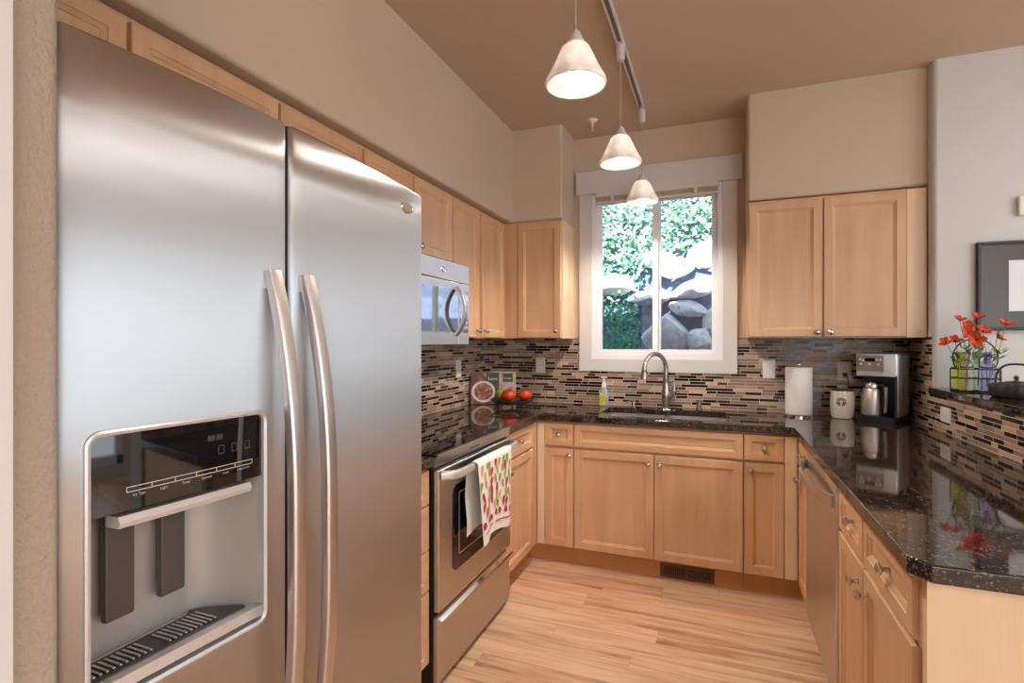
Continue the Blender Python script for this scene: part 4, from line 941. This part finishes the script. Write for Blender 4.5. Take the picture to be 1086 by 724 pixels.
def coffee_maker():
    psi = math.radians(28); C0 = Vector((2.563, -0.312, 0.9145))
    fx_ = Vector((-math.cos(psi), math.sin(psi), 0)); sx_ = Vector((math.sin(psi), math.cos(psi), 0))
    def f(a, d, z): return C0+fx_*a+sx_*d+Vector((0, 0, z))   # a: leftward along the front, d: depth, z: up
    t = thing('coffee_maker', 'black and stainless drip coffee maker with steel carafe', 'coffee maker', C0)
    def bx(mb, a0, a1, d0, d1, z0, z1, r=0.006):
        R = rrect(a0, a1, d0, d1, r, 3); R2 = rrect(a0+0.003, a1-0.003, d0+0.003, d1-0.003, r, 3)
        mb.loft([[f(a, d, z0) for a, d in R], [f(a, d, z1-0.003) for a, d in R], [f(a, d, z1) for a, d in R2]])
    w, dp, H = 0.192, 0.235, 0.378
    mb = MB(); bx(mb, -0.002, w+0.006, -0.022, dp, 0, 0.030, 0.03); mb.build('base', M['black'], t)
    mb = MB(); bx(mb, 0.0, w, 0.125, dp, 0.03, H-0.006); bx(mb, 0.0, 0.012, 0.0, 0.125, 0.03, 0.26, 0.003); mb.build('tower', M['black'], t)
    mb = MB(); bx(mb, 0.0, w, 0.0, 0.125, 0.252, H-0.004); bx(mb, 0.0, w, 0.0, dp, H-0.012, H, 0.008); hd = mb.build('head', M['steel2'], t)
    mb = MB(); bx(mb, -0.004, 0.0005, 0.006, dp-0.006, 0.032, H-0.010, 0.0015); sp_ = mb.build('side_panel', M['steel2'], t)
    mb = MB()
    bx(mb, -0.006, -0.0038, 0.10, 0.104, 0.12, 0.29, 0.0008); mb.build('water_gauge', M['darkgrey'], sp_)
    mb = MB()
    R = rrect(0.060, w-0.004, 0.270, H-0.012, 0.010, 4)
    mb.loft([[f(a, n, z) for a, z in R] for n in (0.002, -0.004)]); cp = mb.build('control_panel', plain('grey_control_face', (0.30, 0.26, 0.24, 1), 0.35, 0.3), hd)
    mb = MB(); R = rrect(0.100, 0.148, H-0.046, H-0.026, 0.003, 2); mb.loft([[f(a, n, z) for a, z in R] for n in (-0.003, -0.005)]); mb.build('display', M['blackglass'], cp)
    for a, z in ((0.170, H-0.034), (0.156, H-0.040), (0.092, H-0.036), (0.075, H-0.036), (0.166, H-0.060), (0.126, H-0.060), (0.084, H-0.062)):
        mb = MB(); n = 14; mb.loft([[f(a+r_*math.cos(2*PI*i/n), q, z+r_*math.sin(2*PI*i/n)) for i in range(n)] for r_, q in ((0.006, -0.003), (0.006, -0.008), (0.004, -0.0095))]); mb.build('button', M['whiteplastic'], cp)  # chrome buttons coloured white in place of their bright reflections
    mb = MB(); R = rrect(0.062, w-0.006, 0.262, 0.278, 0.006, 4); mb.loft([[f(a, n, z) for a, z in R] for n in (0.0, -0.012)]); mb.build('basket_lip', M['silver'], hd)
    cc = f(0.128, 0.060, 0)
    mb = MB(); mb.lathe([(0.053, 0.030), (0.057, 0.034), (0.058, 0.06), (0.056, 0.12), (0.051, 0.165), (0.046, 0.178), (0.040, 0.182)], cc, 36, cap0=True, cap1=True)
    ca = mb.build('carafe', M['handle'], t)
    mb = MB(); mb.lathe([(0.041, 0.181), (0.042, 0.200), (0.036, 0.212), (0.012, 0.215), (0.0005, 0.216)], cc, 28, cap0=True); mb.build('carafe_lid', M['nickel'], ca)
    mb = MB(); hp = f(0.060, 0.020, 0)
    hd_ = (hp-cc); hd_.z = 0; hd_.normalize()
    P_ = lambda r_, z: cc+hd_*r_+Vector((0, 0, z))
    mb.tube([P_(0.042, 0.196), P_(0.068, 0.205), P_(0.078, 0.19), P_(0.078, 0.12), P_(0.073, 0.05), P_(0.055, 0.046)], 1.0, 12, True, flat=(0.008, 0.010), up=(0, 0, 1)); mb.build('carafe_handle', M['black'], ca)
    mb = MB(); mb.tube([P_(0.0885, 0.192), P_(0.0885, 0.12), P_(0.083, 0.052)], 1.0, 8, True, flat=(0.0025, 0.0085), up=tuple(hd_)); mb.build('handle_inlay', M['silver'], ca)
coffee_maker()
# plug and cord of the coffee maker
mb = MB(); mb.box(2.366, 2.388, -0.047, -0.0165, 1.148, 1.170, 0.004); mb.tube([(2.377, -0.045, 1.158), (2.384, -0.062, 1.150), (2.388, -0.062, 1.11), (2.388, -0.060, 1.0), (2.398, -0.045, 0.93), (2.43, -0.034, 0.920), (2.468, -0.030, 0.9185)], 0.0032, 8)
tag(mb.build('power_cord', M['black'], loc=(2.377, -0.05, 1.0)), 'black power cord plugged into the outlet behind the canister', 'cord')
# ------------------------------------------------------------------ bar ledge: bottle caddy with poppies, iron teapot
BZ = 1.122
ca_c = Vector((2.789, -0.611, BZ)); ex = Vector((0.945, -0.327, 0)).normalized(); ey = Vector((0.327, 0.945, 0))
def cf(a, b_, z): return ca_c+ex*a+ey*b_+Vector((0, 0, z))
cd = thing('bottle_caddy', 'black wire bottle caddy with a round handle on the raised bar', 'caddy', ca_c)
mb = MB(); A, Bd = 0.088, 0.062
def wire(ps, r=0.0024): mb.tube(ps, r, 6)
def rect(z): wire([cf(-A, -Bd, z), cf(A, -Bd, z), cf(A, Bd, z), cf(-A, Bd, z), cf(-A, -Bd, z)])
rect(0.006); rect(0.064); rect(0.108)
for a, b_ in ((-A, -Bd), (A, -Bd), (A, Bd), (-A, Bd)): wire([cf(a, b_, 0.0024), cf(a, b_, 0.108)])
for i in range(1, 5): a = -A+2*A*i/5; wire([cf(a, -Bd, 0.006), cf(a, Bd, 0.006)], 0.0018)
wire([cf(-A, 0, 0.006), cf(A, 0, 0.006)], 0.0018)
mb.build('wire_frame', M['wire'], cd)
mb = MB(); wire([cf(0.080*math.cos(a), 0, 0.158+0.090*math.sin(a)) for a in [PI*1.185-PI*1.37*i/30 for i in range(31)]], 0.0028); wire([cf(-0.067, 0, 0.108), cf(-A, 0, 0.108)]); wire([cf(0.067, 0, 0.108), cf(A, 0, 0.108)]); mb.build('carry_handle', M['wire'], cd)
bots = [(-0.056, 0.030, srgb(232, 236, 110), 'yellow green'), (-0.030, -0.030, srgb(246, 234, 212), 'clear amber tinted'), (0.009, 0.030, srgb(206, 240, 224), 'pale green'), (0.043, -0.028, srgb(200, 194, 244), 'violet')]
for i, (a, b_, colr, nm) in enumerate(bots):
    k = NT('tinted_glass'); k.set(Base_Color=colr, Roughness=0.05, Transmission_Weight=0.88, IOR=1.12)
    L = cf(a, b_, 0.009); bt = thing('glass_bottle', f'{nm} glass bottle holding poppies in the wire caddy', 'bottle', L, 'coloured bottles in the caddy')
    r_ = 0.028; mb = MB(); mb.lathe([(r_*0.9, 0.0), (r_, 0.004), (r_, 0.10), (r_*0.94, 0.116), (r_*0.62, 0.132), (0.0125, 0.140), (0.0125, 0.168), (0.0165, 0.172), (0.0165, 0.178), (0.0105, 0.178), (0.0105, 0.12)], L, 28, cap0=True); mb.build('glass', k.m, bt)
def poppy(label, base, head, r, face, leaf=False):
    p = thing('poppy', label, 'flower', base, 'orange poppies in the caddy bottles')
    Bv, Hv = Vector(base), Vector(head); mid = (Bv+Hv)/2+Vector((0.008, 0, 0.02))
    MB().tube([Bv, Bv*0.5+mid*0.5+Vector((0, 0, 0.005)), mid, mid*0.4+Hv*0.6, Hv], 0.0014, 6).build('stem', M['stem'], p)
    z = Vector(face).normalized(); q = z.to_track_quat('Z', 'Y').to_matrix(); mb = MB()
    for k_ in range(5):
        a0 = 2*PI*k_/5+0.3*(k_ % 2); rows = []
        for i in range(6):
            u = i/5; row = []
            for j in range(7):
                s_ = (j/6-0.5); rad = r*u*(1-0.35*abs(s_)**2*4*0.5); wid = 0.85*math.sin(PI*min(1, 0.15+u*0.7))
                a = a0+s_*2*wid; hgt = r*(0.55*u**1.6+0.05*math.sin(j*2.1+k_)*u)+0.002*k_*u
                row.append(Hv+q @ Vector((rad*math.cos(a), rad*math.sin(a), hgt)))
            rows.append(row)
        mb.loft(rows, closed=False)
    mb.build('petals', M['petal'], p, ang=80)
    mb = MB(); mb.sphere(tuple(Hv+z*r*0.12), r*0.17, 12, 8); mb.build('center', M['black'], p)
    if leaf:
        mb = MB(); rr = random.Random(int(head[0]*9999))
        for k_ in range(7):
            c0 = mid+Vector((rr.uniform(-0.015, 0.015), rr.uniform(-0.015, 0.015), rr.uniform(-0.035, 0.02))); dr = Vector((rr.uniform(-1, 1), rr.uniform(-1, 1), rr.uniform(0.1, 1))).normalized(); sd_ = dr.cross(Vector((0.3, 0.5, 1))).normalized()
            mb.face([mb.v(c0), mb.v(c0+dr*0.018+sd_*0.006), mb.v(c0+dr*0.040), mb.v(c0+dr*0.018-sd_*0.006)])
        mb.build('leaves', plain('poppy_leaf', srgb(120, 146, 92), 0.5), p)
tocam = Vector((1.666, -3.70, 1.36))-ca_c
def bt_top(i): return tuple(cf(bots[i][0], bots[i][1], 0.150))
# heads placed in the plane of the caddy: (bottle, along, height above bar, size, facing, label words)
heads = [(0, -0.103, -0.01, 0.227, 0.026, (-0.6, -0.6, 0.5), 'orange poppy lowest and furthest left over the caddy'),
         (0, -0.070, 0.01, 0.235, 0.027, (-0.1, -0.7, 0.7), 'orange poppy just inside the lowest left bloom'),
         (1, -0.054, 0.04, 0.335, 0.026, (0.1, -0.5, 0.9), 'orange poppy standing high at the upper left of the bunch'),
         (1, -0.022, 0.01, 0.304, 0.027, (-0.3, -0.7, 0.6), 'orange poppy left of the centre of the bunch'),
         (1, -0.020, -0.035, 0.270, 0.030, (-0.3, -0.9, 0.35), 'orange poppy below the centre, half open'),
         (2, 0.012, 0.06, 0.345, 0.027, (0.0, -0.5, 0.9), 'orange poppy at the very top beside the picture frame'),
         (2, 0.006, -0.075, 0.245, 0.034, (-0.35, -0.93, 0.1), 'open orange poppy facing out with its dark centre showing'),
         (3, 0.026, -0.01, 0.280, 0.029, (0.2, -0.7, 0.6), 'orange poppy right of the dark centred bloom'),
         (3, 0.076, 0.0, 0.254, 0.026, (0.7, -0.5, 0.4), 'orange poppy turned right, low at the right side'),
         (3, 0.106, 0.02, 0.308, 0.031, (0.2, -0.5, 0.9), 'orange poppy furthest right, reaching over the picture')]
for i, (bi, a, b_, z, r_, fc, lb) in enumerate(heads):
    q = random.Random(i); base = cf(bots[bi][0]+q.uniform(-0.006, 0.006), bots[bi][1]+q.uniform(-0.006, 0.006), 0.03)
    poppy(lb, tuple(base), tuple(cf(a, b_, z)), r_*1.08, fc, True)
tp = Vector((2.835, -0.868, BZ)); t = thing('iron_teapot', 'low black cast iron teapot with arched handle on the raised bar', 'teapot', tp)
mb = MB(); n = 64; rings = []
for r_, z in ((0.072, 0.0), (0.080, 0.004), (0.087, 0.02), (0.087, 0.050), (0.082, 0.057), (0.060, 0.062), (0.0005, 0.063)):
    rings.append([(tp.x+(r_+(0.0018*(1 if k % 4 < 2 else -1) if 0.01 < z < 0.055 else 0))*math.cos(2*PI*k/n), tp.y+(r_+(0.0018*(1 if k % 4 < 2 else -1) if 0.01 < z < 0.055 else 0))*math.sin(2*PI*k/n), tp.z+z) for k in range(n)])
mb.loft(rings); mb.build('pot', M['iron'], t)
mb = MB(); mb.lathe([(0.038, 0.0615), (0.036, 0.066), (0.008, 0.070), (0.006, 0.076), (0.009, 0.082), (0.007, 0.090), (0.0005, 0.092)], tp, 24, cap0=True); mb.build('lid', M['iron'], t)
mb = MB(); mb.tube([tp+ex*(-0.064*math.copysign(abs(math.cos(a))**0.75, math.cos(a)))+Vector((0, 0, 0.060+0.080*math.sin(a)**0.8 if 0 < a < PI else 0.060)) for a in [PI*i/28 for i in range(29)]], 0.0046, 10); mb.build('handle', M['iron'], t)
mb = MB(); mb.tube([tp+Vector((0.06, 0.05, 0.03)), tp+Vector((0.082, 0.068, 0.042)), tp+Vector((0.094, 0.078, 0.056))], [0.015, 0.010, 0.008], 12); mb.build('spout', M['iron'], t)
# ------------------------------------------------------------------ outside the window: rockery, ivy, hedge
gm = MB(); prof = [(0.16, 0.3), (1.5, 0.45), (2.0, 0.7), (2.4, 1.6), (3.0, 2.9), (3.8, 3.9), (5.5, 4.8)]
gm.loft([[(x, y, z) for y, z in prof] for x in (-6, -2, 0, 2, 4, 8)], closed=False)
struct(gm.build('ground', M['earth'], loc=(1, 2, 0.3), ang=80), 'sloping earth bank behind the house', 'ground')
def bank(z):
    for (y0, z0), (y1, z1) in zip(prof, prof[1:]):
        if z <= z1: return y0+(y1-y0)*(z-z0)/(z1-z0)
    return 5.0
def boulder(label, x, z, sx, sy, sz, seed, tilt=0.0):
    rr = random.Random(seed); t = bmesh.new(); bmesh.ops.create_icosphere(t, subdivisions=3, radius=1.0)
    pl = [(Vector((rr.uniform(-1, 1), rr.uniform(-1, 1), rr.uniform(-1, 1))).normalized(), rr.uniform(0.62, 0.85)) for _ in range(12)]
    for v_ in t.verts:
        for n_, d_ in pl:
            q = v_.co.dot(n_)
            if q > d_: v_.co -= n_*(q-d_)*0.9
    R = Matrix.Rotation(tilt, 4, 'Y'); y = bank(z)
    mb = MB(); mb.add(t, Matrix.Translation((x, y-sy*0.5, z)) @ R @ Matrix.Diagonal((sx, sy, sz, 1))); t.free()
    o = mb.build('boulder', M['rock'], loc=(x, y, z-sz), ang=28); tag(o, label, 'boulder', 'pale boulders of the bank outside')
bs = [('long pale boulder tilted up to the right in the right pane', 1.42, 1.93, 0.34, 0.22, 0.13, 1, -0.32), ('pale boulder high at the right edge of the right pane', 1.62, 2.36, 0.30, 0.22, 0.17, 2, -0.2),
      ('pale boulder between the ivy and the long tilted boulder', 1.22, 2.20, 0.24, 0.20, 0.12, 3, -0.25), ('broken upright boulder at the bottom right of the right pane', 1.66, 1.62, 0.13, 0.18, 0.20, 4, 0.6),
      ('small chipped boulder low at the right edge of the right pane', 1.50, 1.36, 0.16, 0.18, 0.14, 5, 0.4), ('pale boulder in the left pane under the ivy', 0.52, 2.02, 0.32, 0.2, 0.13, 6, 0.06),
      ('flat pale boulder just above the hedge near the mullion', 0.92, 1.84, 0.26, 0.2, 0.10, 7, -0.05), 
      ('pale boulder low in the right pane right under the long one', 1.36, 1.72, 0.22, 0.2, 0.10, 10, 0.2), ('pale boulder behind the mullion between the two ivy sheets', 1.02, 2.32, 0.20, 0.2, 0.12, 11, -0.1),
      ('shaded boulder at the foot of the bank in the right pane', 1.14, 1.44, 0.27, 0.2, 0.24, 9, 0.1)]
for a in bs: boulder(*a)
def leaves(mb, n, fpos, size, rr):
    for _ in range(n):
        c_, nr = fpos(rr); nr = (nr+Vector((rr.uniform(-1, 1), rr.uniform(-1, 1), rr.uniform(-1, 1)))*0.7).normalized()
        a = nr.cross(Vector((rr.uniform(-1, 1), rr.uniform(-1, 1), rr.uniform(-1, 1)))).normalized(); b_ = nr.cross(a); s_ = size*rr.uniform(0.6, 1.3)
        mb.face([mb.v(c_-a*s_), mb.v(c_-a*s_*0.2+b_*s_*0.6), mb.v(c_+a*s_+nr*s_*0.15), mb.v(c_-a*s_*0.2-b_*s_*0.6)])
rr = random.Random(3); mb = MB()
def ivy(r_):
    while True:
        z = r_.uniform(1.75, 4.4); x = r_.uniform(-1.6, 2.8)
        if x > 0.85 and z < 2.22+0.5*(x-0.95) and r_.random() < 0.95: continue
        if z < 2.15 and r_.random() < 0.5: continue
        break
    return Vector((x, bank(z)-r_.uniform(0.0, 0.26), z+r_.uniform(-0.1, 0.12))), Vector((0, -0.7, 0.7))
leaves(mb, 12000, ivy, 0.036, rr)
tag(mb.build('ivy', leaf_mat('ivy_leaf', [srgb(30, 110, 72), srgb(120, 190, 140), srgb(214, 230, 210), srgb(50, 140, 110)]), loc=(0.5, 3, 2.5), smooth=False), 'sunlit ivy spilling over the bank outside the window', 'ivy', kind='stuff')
mb = MB()
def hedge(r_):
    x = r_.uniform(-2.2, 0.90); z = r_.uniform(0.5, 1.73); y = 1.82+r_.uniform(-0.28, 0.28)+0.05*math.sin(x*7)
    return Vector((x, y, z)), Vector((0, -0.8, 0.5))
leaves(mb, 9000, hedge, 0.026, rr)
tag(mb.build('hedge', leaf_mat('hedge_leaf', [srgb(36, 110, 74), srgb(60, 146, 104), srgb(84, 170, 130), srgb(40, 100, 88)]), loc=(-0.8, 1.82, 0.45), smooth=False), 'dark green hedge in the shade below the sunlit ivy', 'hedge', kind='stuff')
